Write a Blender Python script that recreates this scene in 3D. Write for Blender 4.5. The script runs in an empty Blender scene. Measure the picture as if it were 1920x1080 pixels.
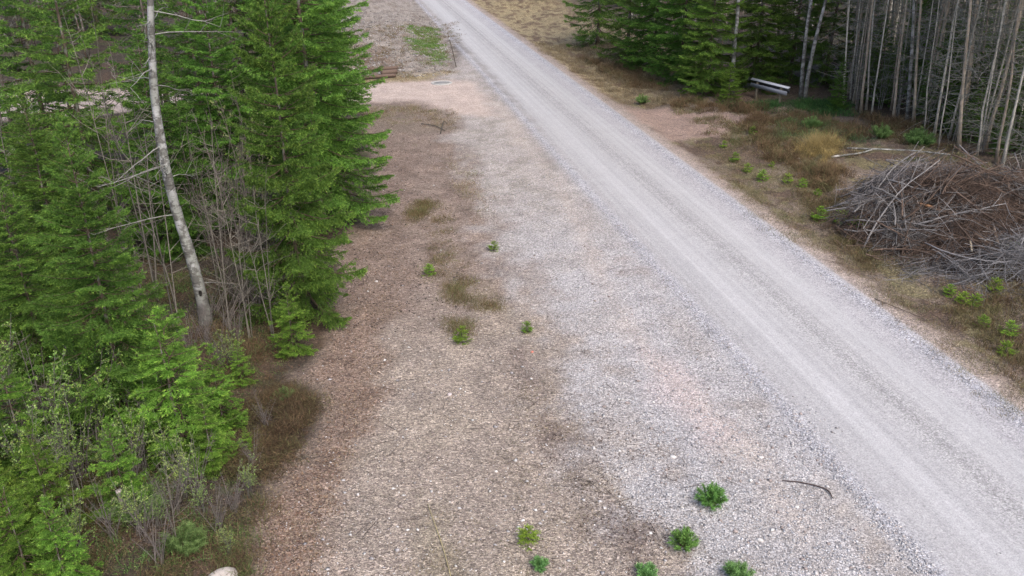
import bpy, math
import numpy as np
from mathutils import Vector

sc = bpy.context.scene
col = sc.collection
R = math.radians

# ------------------------------------------------------------------ camera, sky, sun, exposure
CAM_H, FPX, HORIZON = 8.0, 1600.0, -200.0
PITCH = math.atan((540 - HORIZON) / FPX)
cam_d = bpy.data.cameras.new('camera')
cam_d.sensor_width = 36.0
cam_d.lens = FPX / 1920 * 36
cam_d.clip_end = 2000
cam = bpy.data.objects.new('camera', cam_d)
cam.location = (0, 0, CAM_H)
cam.rotation_euler = (R(90) - PITCH, 0, 0)
col.objects.link(cam)
sc.camera = cam

SUN_EL, SUN_AZ = 52.0, 150.0            # azimuth clockwise from +Y (behind the camera, to the right)
world = bpy.data.worlds.new('World')
sc.world = world
world.use_nodes = True
wn = world.node_tree.nodes
bg = wn['Background']
sky = wn.new('ShaderNodeTexSky')
sky.sky_type = 'NISHITA'
sky.sun_disc = False
sky.sun_elevation = R(SUN_EL)
sky.sun_rotation = R(SUN_AZ)
sky.air_density = 0.75
sky.dust_density = 4.0
sky.ozone_density = 0.6
bg.inputs['Strength'].default_value = 0.15
world.node_tree.links.new(sky.outputs['Color'], bg.inputs['Color'])
sun_d = bpy.data.lights.new('sun', 'SUN')
sun_d.energy = 1.1
sun_d.angle = R(35)
sun_d.color = (1.0, 0.97, 0.93)
sun = bpy.data.objects.new('sun', sun_d)
sa = R(SUN_AZ)
sdir = Vector((math.sin(sa) * math.cos(R(SUN_EL)), math.cos(sa) * math.cos(R(SUN_EL)), math.sin(R(SUN_EL))))
sun.rotation_euler = sdir.to_track_quat('Z', 'Y').to_euler()
sun.location = (10, -10, 40)
col.objects.link(sun)
sc.view_settings.view_transform = 'Standard'
sc.view_settings.look = 'None'
sc.view_settings.exposure = 0.92
sc.view_settings.gamma = 1.0
sc.view_settings.use_curve_mapping = False
sc.cycles.max_bounces = 5
sc.cycles.diffuse_bounces = 4
sc.cycles.glossy_bounces = 1
sc.cycles.transmission_bounces = 2
sc.cycles.use_denoising = True
sc.cycles.denoising_prefilter = 'NONE'
sc.render.filter_size = 1.0

rng = np.random.default_rng(7)

# ------------------------------------------------------------------ numpy noise
def _hash(ix, iy, s):
    h = (ix * 374761393 + iy * 668265263 + s * 974634777) & 0x7fffffff
    h = ((h ^ (h >> 13)) * 1274126177) & 0x7fffffff
    h = h ^ (h >> 16)
    return (h & 0xffff) / 65535.0
def vnoise(x, y, s=0):
    x = np.asarray(x, float); y = np.asarray(y, float)
    ix = np.floor(x).astype(np.int64); iy = np.floor(y).astype(np.int64)
    fx = x - ix; fy = y - iy
    fx = fx * fx * (3 - 2 * fx); fy = fy * fy * (3 - 2 * fy)
    a = _hash(ix, iy, s); b = _hash(ix + 1, iy, s); c = _hash(ix, iy + 1, s); d = _hash(ix + 1, iy + 1, s)
    return (a + (b - a) * fx) * (1 - fy) + (c + (d - c) * fx) * fy
def fbm(x, y, s=0, o=4):
    r = 0; a = .5; t = 0
    for i in range(o):
        r = r + a * vnoise(x * 2 ** i, y * 2 ** i, s + i * 17); t += a; a *= .55
    return r / t
def sstep(a, b, x):
    t = np.clip((x - a) / (b - a), 0, 1)
    return t * t * (3 - 2 * t)

# ------------------------------------------------------------------ road coordinates and terrain
DN = math.hypot(1, .2038)
DX, DY = -.2038 / DN, 1 / DN            # along the road
NX, NY = DY, -DX                        # to the right of the road
V0 = 8.947
def uv(x, y): return x * DX + y * DY, x * NX + y * NY - V0
def xy(u, v): return u * DX + (v + V0) * NX, u * DY + (v + V0) * NY

def terrain(x, y):
    u, v = uv(np.asarray(x, float), np.asarray(y, float))
    n1 = fbm(u * .22, v * .22, 3) - .5
    n2 = fbm(u * 1.4, v * 1.4, 5, 3) - .5
    off = np.maximum(np.abs(v) - 2.4, 0)
    z = -.02 * np.clip(off, 0, 3)
    z = z + .02 * (1 - np.clip(np.abs(v) / 1.9, 0, 1) ** 2)
    z = z + n2 * .05 * sstep(.3, 3, off) + n2 * .26 * sstep(2.6, 4.0, v)
    rut = np.exp(-((v + .85) / .35) ** 2) + np.exp(-((v - .8) / .35) ** 2)
    z = z - .018 * rut
    z = z + .03 * np.exp(-((v + 1.95) / .16) ** 2) * (.6 + .8 * vnoise(u * 3, v * 8, 9)) * sstep(60, 45, u)
    z = z + .03 * np.exp(-((v - 1.8) / .16) ** 2) * (.6 + .8 * vnoise(u * 3, v * 8, 11)) * sstep(60, 45, u)
    # right: shallow ditch then a bank that rises into the wood
    tr = sstep(2.3, 3.2, v)
    z = z + tr * (-.10 + .55 * sstep(3.2, 8.5, v) + .5 * sstep(9, 25, v)) + n1 * .5 * sstep(4, 9, v)
    # left: the wood stands a little lower, the stony bank beyond the side track a little higher
    z = z + n1 * .55 * sstep(-8, -12, v)
    z = z + (.45 + .5 * n1 + .3 * n2) * sstep(40, 46, u) * sstep(-2.6, -5, v)
    return z

CP, SP = math.cos(PITCH), math.sin(PITCH)
def px(x, y, h=0.0):
    """photo pixel (1920 wide) -> the point of the terrain, plus h, that it shows"""
    a = (x - 960) / FPX; b = (540 - y) / FPX
    d = np.array([a, CP + b * SP, -SP + b * CP])
    z = 0.0
    for _ in range(12):
        t = (CAM_H - z - h) / -d[2]
        z = .5 * z + .5 * float(terrain(d[0] * t, d[1] * t))
    t = (CAM_H - z - h) / -d[2]
    return float(d[0] * t), float(d[1] * t), float(terrain(d[0] * t, d[1] * t))
def height_at(p, y):
    """height above p whose picture lies on pixel row y"""
    k = (540 - y) / FPX
    dy = p[1]; # b = (dy*SP + dz*CP)/(dy*CP - dz*SP)
    dz = (k * dy * CP - dy * SP) / (CP + k * SP)
    return CAM_H + dz - p[2]

def pmask(X, Y, pts, soft=.3, jitter=.5, s=1):
    """soft polygon mask in world space, polygon given on the photo's pixels"""
    P = np.array([px(*p)[:2] for p in pts])
    return wmask(X, Y, P, soft, jitter, s)
def wmask(X, Y, P, soft=.3, jitter=.5, s=1):
    d2 = np.full(X.shape, 1e9); inside = np.zeros(X.shape, bool)
    for i in range(len(P)):
        a, b = P[i], P[(i + 1) % len(P)]
        e = b - a; L = e @ e + 1e-9
        t = np.clip(((X - a[0]) * e[0] + (Y - a[1]) * e[1]) / L, 0, 1)
        d2 = np.minimum(d2, (X - a[0] - t * e[0]) ** 2 + (Y - a[1] - t * e[1]) ** 2)
        cr = ((a[1] > Y) != (b[1] > Y)) & (X < (b[0] - a[0]) * (Y - a[1]) / (b[1] - a[1] + 1e-12) + a[0])
        inside ^= cr
    sd = np.where(inside, 1, -1) * np.sqrt(d2)
    sd = sd + (fbm(X * 1.6, Y * 1.6, 40 + s, 4) - .5) * 2 * jitter
    return sstep(-soft, soft, sd)

# ------------------------------------------------------------------ mesh builder
class MB:
    def __init__(s): s.v = []; s.f = []; s.m = []; s.c = []; s.n = 0
    def add(s, V, F, C, m=0):
        V = np.asarray(V, np.float32).reshape(-1, 3); F = np.asarray(F, np.int64).reshape(-1, 3)
        C = np.asarray(C, np.float32)
        if C.ndim == 1: C = np.tile(C[:3], (len(V), 1))
        s.v.append(V); s.f.append(F + s.n); s.c.append(C[:, :3]); s.m.append(np.full(len(F), m, np.int32)); s.n += len(V)
    def tube(s, P, rad, C, n=5, m=0, cap=True):
        P = np.asarray(P, float); k = len(P); rad = np.broadcast_to(np.asarray(rad, float), (k,))
        T = np.gradient(P, axis=0); T /= np.linalg.norm(T, axis=1)[:, None] + 1e-12
        ref = np.array([0, 0, 1.]) if abs(T[0][2]) < .9 else np.array([1., 0, 0])
        A = np.cross(T, ref); A /= np.linalg.norm(A, axis=1)[:, None] + 1e-12
        B = np.cross(T, A)
        an = np.arange(n) * 2 * np.pi / n
        V = P[:, None] + rad[:, None, None] * (np.cos(an)[None, :, None] * A[:, None] + np.sin(an)[None, :, None] * B[:, None])
        i = np.arange(k - 1)[:, None] * n; j = np.arange(n)[None]; j2 = (j + 1) % n
        F = np.concatenate([np.stack([i + j, i + j2, i + n + j2], -1).reshape(-1, 3), np.stack([i + j, i + n + j2, i + n + j], -1).reshape(-1, 3)])
        if cap:
            q = np.arange(1, n - 1)
            F = np.concatenate([F, np.stack([q * 0, q + 1, q], -1), np.stack([q * 0, q, q + 1], -1) + (k - 1) * n])
        C = np.asarray(C, float)
        if C.ndim == 2: C = np.repeat(C, n, 0)
        s.add(V.reshape(-1, 3), F, C, m)
    def blades(s, P, D, L, W, C, m=0, r=None):
        """one thin triangle per blade"""
        r = r or rng
        N = len(P); D = D / (np.linalg.norm(D, axis=1)[:, None] + 1e-9)
        S = np.cross(D, r.normal(size=(N, 3))); S /= np.linalg.norm(S, axis=1)[:, None] + 1e-9
        L = np.broadcast_to(L, (N,))[:, None]; W = np.broadcast_to(W, (N,))[:, None]
        V = np.stack([P - S * W * .5, P + S * W * .5, P + D * L], 1).reshape(-1, 3)
        s.add(V, np.arange(N * 3).reshape(-1, 3), np.repeat(C, 3, 0) if np.ndim(C) == 2 else C, m)
    def leaves(s, P, D, L, W, C, m=0, up=.5, r=None):
        """one diamond leaf, folded along its rib, per point"""
        r = r or rng
        N = len(P); D = D / (np.linalg.norm(D, axis=1)[:, None] + 1e-9)
        nn = r.normal(size=(N, 3)) * (1 - up) + np.array([0, 0, up])
        S = np.cross(D, nn); S /= np.linalg.norm(S, axis=1)[:, None] + 1e-9
        U = np.cross(S, D)
        L = np.broadcast_to(L, (N,))[:, None]; W = np.broadcast_to(W, (N,))[:, None]
        mid = P + D * L * .45
        V = np.stack([P, mid - S * W * .5 + U * W * .15, P + D * L, mid + S * W * .5 + U * W * .15], 1).reshape(-1, 3)
        i = np.arange(N)[:, None] * 4
        F = np.concatenate([i + [0, 1, 2], i + [0, 2, 3]], 0)
        s.add(V, F, np.repeat(C, 4, 0) if np.ndim(C) == 2 else C, m)
    def mesh(s, name, mats, smooth=False):
        V = np.concatenate(s.v); F = np.concatenate(s.f); C = np.concatenate(s.c); M = np.concatenate(s.m)
        me = bpy.data.meshes.new(name)
        me.vertices.add(len(V)); me.loops.add(len(F) * 3); me.polygons.add(len(F))
        me.vertices.foreach_set('co', V.astype(np.float32).ravel())
        me.loops.foreach_set('vertex_index', F.astype(np.int32).ravel())
        me.polygons.foreach_set('loop_start', (np.arange(len(F)) * 3).astype(np.int32))
        me.polygons.foreach_set('material_index', M)
        if smooth: me.polygons.foreach_set('use_smooth', np.ones(len(F), bool))
        at = me.color_attributes.new('Col', 'FLOAT_COLOR', 'POINT')
        at.data.foreach_set('color', np.concatenate([C, np.ones((len(C), 1))], 1).astype(np.float32).ravel())
        for mt in (mats if isinstance(mats, (list, tuple)) else [mats]): me.materials.append(mt)
        me.update(); me.validate()
        return me

def link(name, me, parent=None, loc=(0, 0, 0), rz=0, scale=1, label=None, cat=None, group=None, kind=None):
    o = bpy.data.objects.new(name, me)
    col.objects.link(o)
    o.location = loc; o.rotation_euler = (0, 0, rz)
    o.scale = (scale,) * 3 if np.isscalar(scale) else scale
    if parent is not None: o.parent = parent
    if label: o['label'] = label
    if cat: o['category'] = cat
    if group: o['group'] = group
    if kind: o['kind'] = kind
    return o

# ------------------------------------------------------------------ materials
def mat(name): 
    m = bpy.data.materials.new(name); m.use_nodes = True
    nt = m.node_tree; nt.nodes.clear()
    out = nt.nodes.new('ShaderNodeOutputMaterial')
    return m, nt, nt.nodes, nt.links, out
def nd(ns, t, **k):
    n = ns.new(t)
    for a, b in k.items():
        if a.startswith('_'): n.inputs[a[1:].replace('_', ' ')].default_value = b
        else: setattr(n, a, b)
    return n
def mixc(ns, ls, typ, fac, a, b):
    n = ns.new('ShaderNodeMix'); n.data_type = 'RGBA'; n.blend_type = typ
    for sk, val in ((n.inputs[0], fac), (n.inputs[6], a), (n.inputs[7], b)):
        if hasattr(val, 'is_linked') or hasattr(val, 'links'): ls.new(val, sk)
        else: sk.default_value = val if not isinstance(val, tuple) else (*val, 1)
    return n.outputs[2]
def ramp(ns, ls, src, stops, interp='LINEAR'):
    n = ns.new('ShaderNodeValToRGB'); cr = n.color_ramp; cr.interpolation = interp
    while len(cr.elements) < len(stops): cr.elements.new(.5)
    for e, (p, c) in zip(cr.elements, stops):
        e.position = p; e.color = (c, c, c, 1) if np.isscalar(c) else (*c, 1)
    ls.new(src, n.inputs[0])
    return n.outputs[0]

def foliage_mat(name, trans=.25, rough=.55, spec=.25):
    m, nt, ns, ls, out = mat(name)
    at = nd(ns, 'ShaderNodeAttribute', attribute_name='Col')
    oi = nd(ns, 'ShaderNodeObjectInfo')
    hs = nd(ns, 'ShaderNodeHueSaturation')
    mr = nd(ns, 'ShaderNodeMapRange', _To_Min=.82, _To_Max=1.15)
    ls.new(oi.outputs['Random'], mr.inputs['Value']); ls.new(mr.outputs[0], hs.inputs['Value'])
    m7 = nd(ns, 'ShaderNodeMath', operation='MULTIPLY'); m7.inputs[1].default_value = 7.31; ls.new(oi.outputs['Random'], m7.inputs[0])
    fr7 = nd(ns, 'ShaderNodeMath', operation='FRACT'); ls.new(m7.outputs[0], fr7.inputs[0])
    mh = nd(ns, 'ShaderNodeMapRange', _To_Min=.492, _To_Max=.516); ls.new(fr7.outputs[0], mh.inputs['Value']); ls.new(mh.outputs[0], hs.inputs['Hue'])
    ls.new(at.outputs['Color'], hs.inputs['Color'])
    bs = nd(ns, 'ShaderNodeBsdfPrincipled', _Roughness=rough)
    bs.inputs['Specular IOR Level'].default_value = spec
    ls.new(hs.outputs[0], bs.inputs['Base Color'])
    tr = nd(ns, 'ShaderNodeBsdfTranslucent'); ls.new(hs.outputs[0], tr.inputs[0])
    mx = nd(ns, 'ShaderNodeMixShader', _Fac=trans)
    ls.new(bs.outputs[0], mx.inputs[1]); ls.new(tr.outputs[0], mx.inputs[2]); ls.new(mx.outputs[0], out.inputs[0])
    return m
def wood_mat(name, scale=30, lo=.55, hi=1.3, rough=.85, lichen=0.0):
    m, nt, ns, ls, out = mat(name)
    at = nd(ns, 'ShaderNodeAttribute', attribute_name='Col')
    tc = nd(ns, 'ShaderNodeTexCoord'); mp = nd(ns, 'ShaderNodeMapping'); mp.inputs['Scale'].default_value = (1, 1, .35)
    ls.new(tc.outputs['Object'], mp.inputs[0])
    no = nd(ns, 'ShaderNodeTexNoise', _Scale=scale, _Detail=4, _Roughness=.65); ls.new(mp.outputs[0], no.inputs['Vector'])
    r = ramp(ns, ls, no.outputs[0], [(.3, lo), (.7, hi)])
    c = mixc(ns, ls, 'MULTIPLY', 1.0, at.outputs['Color'], r)
    if lichen:
        n2 = nd(ns, 'ShaderNodeTexNoise', _Scale=9, _Detail=3); ls.new(tc.outputs['Object'], n2.inputs['Vector'])
        f = ramp(ns, ls, n2.outputs[0], [(.5, 0), (.62, lichen)])
        c = mixc(ns, ls, 'MIX', f, c, (.26, .29, .25))
    bs = nd(ns, 'ShaderNodeBsdfPrincipled', _Roughness=rough); ls.new(c, bs.inputs['Base Color'])
    bs.inputs['Specular IOR Level'].default_value = .2
    bp = nd(ns, 'ShaderNodeBump', _Strength=.6, _Distance=.01); ls.new(no.outputs[0], bp.inputs['Height']); ls.new(bp.outputs[0], bs.inputs['Normal'])
    ls.new(bs.outputs[0], out.inputs[0])
    return m
def birch_mat(name):
    m, nt, ns, ls, out = mat(name)
    tc = nd(ns, 'ShaderNodeTexCoord'); at = nd(ns, 'ShaderNodeAttribute', attribute_name='Col')
    mp = nd(ns, 'ShaderNodeMapping'); mp.inputs['Scale'].default_value = (5, 5, 5)
    ls.new(tc.outputs['Object'], mp.inputs[0])
    n1 = nd(ns, 'ShaderNodeTexNoise', _Scale=1.0, _Detail=6, _Roughness=.7); ls.new(mp.outputs[0], n1.inputs['Vector'])
    mp2 = nd(ns, 'ShaderNodeMapping'); mp2.inputs['Scale'].default_value = (2, 2, 26); ls.new(tc.outputs['Object'], mp2.inputs[0])
    n2 = nd(ns, 'ShaderNodeTexNoise', _Scale=1.6, _Detail=3); ls.new(mp2.outputs[0], n2.inputs['Vector'])
    n3 = nd(ns, 'ShaderNodeTexNoise', _Scale=3.2, _Detail=5); ls.new(tc.outputs['Object'], n3.inputs['Vector'])
    f1 = ramp(ns, ls, n1.outputs[0], [(.47, 0), (.55, .9)])
    f2 = ramp(ns, ls, n2.outputs[0], [(.60, 0), (.66, .8)])
    f3 = ramp(ns, ls, n3.outputs[0], [(.38, 0), (.55, .85)])
    c = mixc(ns, ls, 'MIX', f3, at.outputs['Color'], (.24, .25, .22))
    c = mixc(ns, ls, 'MIX', f1, c, (.10, .095, .085))
    c = mixc(ns, ls, 'MIX', f2, c, (.05, .045, .04))
    bs = nd(ns, 'ShaderNodeBsdfPrincipled', _Roughness=.7); ls.new(c, bs.inputs['Base Color'])
    bp = nd(ns, 'ShaderNodeBump', _Strength=.5, _Distance=.01); ls.new(n1.outputs[0], bp.inputs['Height']); ls.new(bp.outputs[0], bs.inputs['Normal'])
    ls.new(bs.outputs[0], out.inputs[0])
    return m
def stone_mat(name, scale=25, rough=.85):
    m, nt, ns, ls, out = mat(name)
    at = nd(ns, 'ShaderNodeAttribute', attribute_name='Col'); tc = nd(ns, 'ShaderNodeTexCoord')
    no = nd(ns, 'ShaderNodeTexNoise', _Scale=scale, _Detail=5, _Roughness=.7); ls.new(tc.outputs['Object'], no.inputs['Vector'])
    c = mixc(ns, ls, 'MULTIPLY', 1.0, at.outputs['Color'], ramp(ns, ls, no.outputs[0], [(.3, .65), (.7, 1.2)]))
    bs = nd(ns, 'ShaderNodeBsdfPrincipled', _Roughness=rough); ls.new(c, bs.inputs['Base Color'])
    bp = nd(ns, 'ShaderNodeBump', _Strength=.5, _Distance=.01); ls.new(no.outputs[0], bp.inputs['Height']); ls.new(bp.outputs[0], bs.inputs['Normal'])
    ls.new(bs.outputs[0], out.inputs[0])
    return m
def ground_mat(name):
    m, nt, ns, ls, out = mat(name)
    geo = nd(ns, 'ShaderNodeNewGeometry'); P = geo.outputs['Position']
    at = nd(ns, 'ShaderNodeAttribute', attribute_name='Col')
    st = nd(ns, 'ShaderNodeAttribute', attribute_name='Stone')     # x: coarse stones, y: litter, z: dust
    sp = nd(ns, 'ShaderNodeSeparateXYZ'); ls.new(st.outputs['Vector'], sp.inputs[0])
    # stones: random grey per cell, two sizes
    v1 = nd(ns, 'ShaderNodeTexVoronoi', _Scale=38.0); ls.new(P, v1.inputs['Vector'])
    v2 = nd(ns, 'ShaderNodeTexVoronoi', _Scale=75.0); ls.new(P, v2.inputs['Vector'])
    s1 = nd(ns, 'ShaderNodeSeparateColor'); ls.new(v1.outputs['Color'], s1.inputs[0])
    s2 = nd(ns, 'ShaderNodeSeparateColor'); ls.new(v2.outputs['Color'], s2.inputs[0])
    c1 = ramp(ns, ls, s1.outputs[0], [(0, .42), (.2, .8), (.6, 1.08), (1, 1.6)])
    c2 = ramp(ns, ls, s2.outputs[0], [(0, .55), (.4, .95), (1, 1.4)])
    e1 = ramp(ns, ls, v1.outputs['Distance'], [(.4, 1.06), (.8, .62)])
    c5 = ramp(ns, ls, s1.outputs[1], [(0, .55), (.09, .62), (.13, 1.0), (.93, 1.0), (.97, 1.3)])
    # litter: stretched darker/lighter flecks
    mp = nd(ns, 'ShaderNodeMapping'); mp.inputs['Scale'].default_value = (1.0, 2.4, 1); mp.inputs['Rotation'].default_value = (0, 0, .7)
    ls.new(P, mp.inputs[0])
    wn_ = nd(ns, 'ShaderNodeTexNoise', _Scale=7, _Detail=2); ls.new(P, wn_.inputs['Vector'])
    wm = nd(ns, 'ShaderNodeVectorMath', operation='MULTIPLY_ADD'); wm.inputs[1].default_value = (.35, .35, .35)
    ls.new(wn_.outputs['Color'], wm.inputs[0]); ls.new(mp.outputs[0], wm.inputs[2])
    v3 = nd(ns, 'ShaderNodeTexVoronoi', _Scale=24.0); ls.new(wm.outputs[0], v3.inputs['Vector'])
    s3 = nd(ns, 'ShaderNodeSeparateColor'); ls.new(v3.outputs['Color'], s3.inputs[0])
    c3 = ramp(ns, ls, s3.outputs[0], [(0, (.36, .33, .33)), (.3, (.75, .70, .68)), (.65, (1.1, 1.08, 1.0)), (.9, (1.35, 1.3, 1.2)), (1, (2.0, 1.95, 1.9))])
    # blotches
    n1 = nd(ns, 'ShaderNodeTexNoise', _Scale=1.3, _Detail=6, _Roughness=.62); ls.new(P, n1.inputs['Vector'])
    n2 = nd(ns, 'ShaderNodeTexNoise', _Scale=45, _Detail=4, _Roughness=.75); ls.new(P, n2.inputs['Vector'])
    b1 = ramp(ns, ls, n1.outputs[0], [(.3, .84), (.7, 1.16)])
    b2 = ramp(ns, ls, n2.outputs[0], [(.3, .72), (.7, 1.28)])
    # faint streaks along the road
    mr0 = nd(ns, 'ShaderNodeMapping'); mr0.inputs['Rotation'].default_value = (0, 0, -math.atan(.2038)); ls.new(P, mr0.inputs[0])
    mr = nd(ns, 'ShaderNodeMapping'); mr.inputs['Scale'].default_value = (7, .035, 1); ls.new(mr0.outputs[0], mr.inputs[0])
    n4 = nd(ns, 'ShaderNodeTexNoise', _Scale=1.0, _Detail=4, _Roughness=.6); ls.new(mr.outputs[0], n4.inputs['Vector'])
    b4 = ramp(ns, ls, n4.outputs[0], [(.3, .88), (.7, 1.12)])
    iv = nd(ns, 'ShaderNodeMath', operation='MULTIPLY_ADD'); iv.inputs[1].default_value = -.85; iv.inputs[2].default_value = 1.0; ls.new(sp.outputs[2], iv.inputs[0])
    c = mixc(ns, ls, 'MULTIPLY', iv.outputs[0], at.outputs['Color'], b1)
    c = mixc(ns, ls, 'MULTIPLY', sp.outputs[0], c, c1)
    c = mixc(ns, ls, 'MULTIPLY', sp.outputs[0], c, e1)
    c = mixc(ns, ls, 'MULTIPLY', sp.outputs[1], c, c3)
    def damp(k):
        n_ = nd(ns, 'ShaderNodeMath', operation='MULTIPLY_ADD'); n_.inputs[1].default_value = -.6 * k; n_.inputs[2].default_value = k; ls.new(sp.outputs[2], n_.inputs[0]); return n_.outputs[0]
    c = mixc(ns, ls, 'MULTIPLY', damp(.6), c, c5)
    c = mixc(ns, ls, 'MULTIPLY', damp(.8), c, c2)
    c = mixc(ns, ls, 'MULTIPLY', damp(.7), c, b2)
    c = mixc(ns, ls, 'MULTIPLY', sp.outputs[2], c, b4)
    bs = nd(ns, 'ShaderNodeBsdfPrincipled', _Roughness=.8); ls.new(c, bs.inputs['Base Color'])
    bs.inputs['Specular IOR Level'].default_value = .35
    # relief
    h1 = nd(ns, 'ShaderNodeMath', operation='MULTIPLY'); ls.new(v1.outputs['Distance'], h1.inputs[0]); ls.new(sp.outputs[0], h1.inputs[1])
    h3 = nd(ns, 'ShaderNodeMath', operation='MULTIPLY'); ls.new(s3.outputs[1], h3.inputs[0]); ls.new(sp.outputs[1], h3.inputs[1])
    hh = nd(ns, 'ShaderNodeMath', operation='SUBTRACT'); ls.new(h3.outputs[0], hh.inputs[0]); ls.new(h1.outputs[0], hh.inputs[1])
    h4 = nd(ns, 'ShaderNodeMath', operation='MULTIPLY_ADD', ); ls.new(n2.outputs[0], h4.inputs[0]); h4.inputs[1].default_value = .6; ls.new(hh.outputs[0], h4.inputs[2])
    bp = nd(ns, 'ShaderNodeBump', _Strength=.8, _Distance=.02); ls.new(h4.outputs[0], bp.inputs['Height']); ls.new(bp.outputs[0], bs.inputs['Normal'])
    ls.new(bs.outputs[0], out.inputs[0])
    return m

M_GROUND = ground_mat('gravel ground')
M_NEEDLE = foliage_mat('spruce needles', .42)
M_LEAF = foliage_mat('young leaves', .4)
M_DRY = foliage_mat('dry plants', .2, .8, .1)
M_BARK = wood_mat('bark', 14, lichen=.5)
M_TWIG = wood_mat('twigs', 40, lichen=.0)
M_DEAD = wood_mat('dead branches', 20, lichen=.6)
M_BIRCH = birch_mat('birch bark')
M_STONE = stone_mat('stone')
M_GREYWOOD = wood_mat('weathered boards', 25)
M_METAL = stone_mat('painted metal', 60, .45)

# ------------------------------------------------------------------ ground grid
def spaced(a, b, h0, grow, hmax):
    r = [a]; h = h0
    while r[-1] < b: r.append(r[-1] + h); h = min(h * grow, hmax)
    return np.array(r)
U = np.concatenate([np.arange(-6, 2, .5), np.arange(2, 19, .09), spaced(19, 170, .095, 1.011, 4)])
Vc = np.concatenate([-spaced(13, 95, .12, 1.06, 4)[::-1], np.arange(-12.9, 5.5, .085), spaced(5.5, 95, .09, 1.045, 4)])
GU, GV = np.meshgrid(U, Vc, indexing='ij')
GX, GY = xy(GU, GV)
GZ = terrain(GX, GY)
sh = GU.shape
C = np.zeros(sh + (3,)); S = np.zeros(sh + (3,))
def paint(mask, c, s=None):
    k = mask[..., None]
    C[:] = C * (1 - k) + np.array(c) * k
    if s is not None: S[:] = S * (1 - k) + np.array(s) * k
na = fbm(GX * .8, GY * .8, 70); nb_ = fbm(GX * 2.6, GY * 2.6, 71)
one = np.ones(sh)
LAYBY = [(640, 205), (720, 175), (870, 180), (1000, 240), (1200, 450), (1450, 700), (1790, 1120), (1700, 1300), (300, 1300), (490, 1080), (500, 960), (560, 860), (600, 770), (570, 700), (630, 620), (655, 540), (650, 460), (720, 340), (690, 250)]
TRACK_L = [(940, 220), (880, 150), (800, 150), (650, 158), (450, 165), (0, 160), (-300, 170), (-300, 235), (0, 225), (300, 205), (560, 195), (650, 192), (780, 190), (860, 215)]
TRACK_R = [(1160, 198), (1250, 202), (1340, 208), (1420, 218), (1520, 228), (1400, 242), (1310, 262), (1255, 262), (1190, 225)]
# forest floor both sides
paint(one, (.052, .040, .030), (.1, .8, 0))
paint(sstep(.5, .62, na), (.075, .052, .036), (.1, .9, 0))
paint(sstep(.58, .68, nb_) * .7, (.055, .065, .03), (0, .8, 0))
# right bank: dry grass and heath
bank = sstep(2.2, 2.6, GV + (nb_ - .5) * .7) * sstep(13, 8, GV)
paint(bank, (.18, .147, .12), (.25, 1, 0))
paint(bank * sstep(.48, .56, na), (.115, .083, .064), (.1, 1, 0))
paint(bank * sstep(.52, .6, fbm(GX * 1.9, GY * 1.9, 74)) * .8, (.17, .155, .085), (.1, 1, 0))
far_bank = sstep(2.2, 2.7, GV) * sstep(9.5, 7, GV) * sstep(33, 38, GU)
paint(far_bank, (.30, .25, .15), (0, .9, 0))
paint(far_bank * sstep(.5, .62, nb_), (.15, .105, .07), (0, .9, 0))
tr_r = pmask(GX, GY, TRACK_R, .3, .5, 2)
paint(tr_r, (.31, .23, .195), (.25, .6, 0))
# left lay-by: trodden earth, litter, needles
lay = pmask(GX, GY, LAYBY, .35, .5, 1)
paint(lay, (.288, .248, .218), (.4, .85, 0))
paint(lay * sstep(.46, .62, fbm(GX * .55, GY * .55, 80)), (.315, .272, .232), (.5, .8, 0))
near_wood = lay * pmask(GX, GY, [(600, 160), (700, 230), (780, 300), (760, 420), (780, 520), (720, 640), (700, 760), (650, 900), (600, 1120), (300, 1300), (300, 600), (500, 300)], .5, .5, 3)
paint(near_wood * .8, (.205, .145, .118), (.2, .95, 0))
paint(near_wood * sstep(.55, .68, nb_) * .6, (.12, .085, .07), (.1, .9, 0))
moss = lay * pmask(GX, GY, [(775, 370), (800, 430), (800, 500), (840, 560), (940, 590), (945, 560), (900, 510), (850, 450), (870, 380)], .25, .5, 4)
paint(moss * .5, (.125, .115, .06), (.1, .9, 0))
moss2 = lay * pmask(GX, GY, [(770, 920), (790, 1000), (830, 1090), (880, 1090), (850, 1000), (810, 920)], .25, .4, 5)
paint(moss2 * .3, (.16, .15, .085), (.1, .9, 0))
dirt = lay * pmask(GX, GY, [(985, 640), (1020, 760), (1100, 880), (1180, 960), (1230, 1060), (1180, 1070), (1100, 960), (1040, 860), (1010, 780), (960, 660)], .3, .5, 6)
paint(dirt * .6, (.125, .095, .09), (.3, .85, 0))
# loose grey gravel beside the road
GRAVEL = [(830, 130), (870, 100), (1000, 240), (1200, 450), (1450, 700), (1790, 1120), (1700, 1300), (1400, 1300), (1290, 1080), (1220, 980), (1140, 860), (1080, 740), (1050, 640), (1000, 560), (950, 470), (920, 380), (890, 300), (865, 235)]
farlay = lay * sstep(14, 19, GU)
paint(farlay * .85, (.225, .178, .155), (.25, .95, 0))
paint(farlay * sstep(.5, .62, nb_) * .7, (.165, .125, .108), (.2, 1, 0))
gr = pmask(GX, GY, GRAVEL, 1.0, 1.3, 7)
paint(gr, (.375, .362, .365), (.75, .2, .1))
gp = gr * sstep(.52, .64, fbm(GX * 1.1, GY * .9, 90))
paint(gp * .5, (.345, .32, .305), (.75, .4, .1))
paint(gr * sstep(17, 26, GU) * .8, (.365, .33, .31), (.6, .4, .1))
paint(gr * sstep(17, 26, GU) * sstep(.5, .6, nb_) * .6, (.25, .235, .205), (.6, .6, .1))
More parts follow.
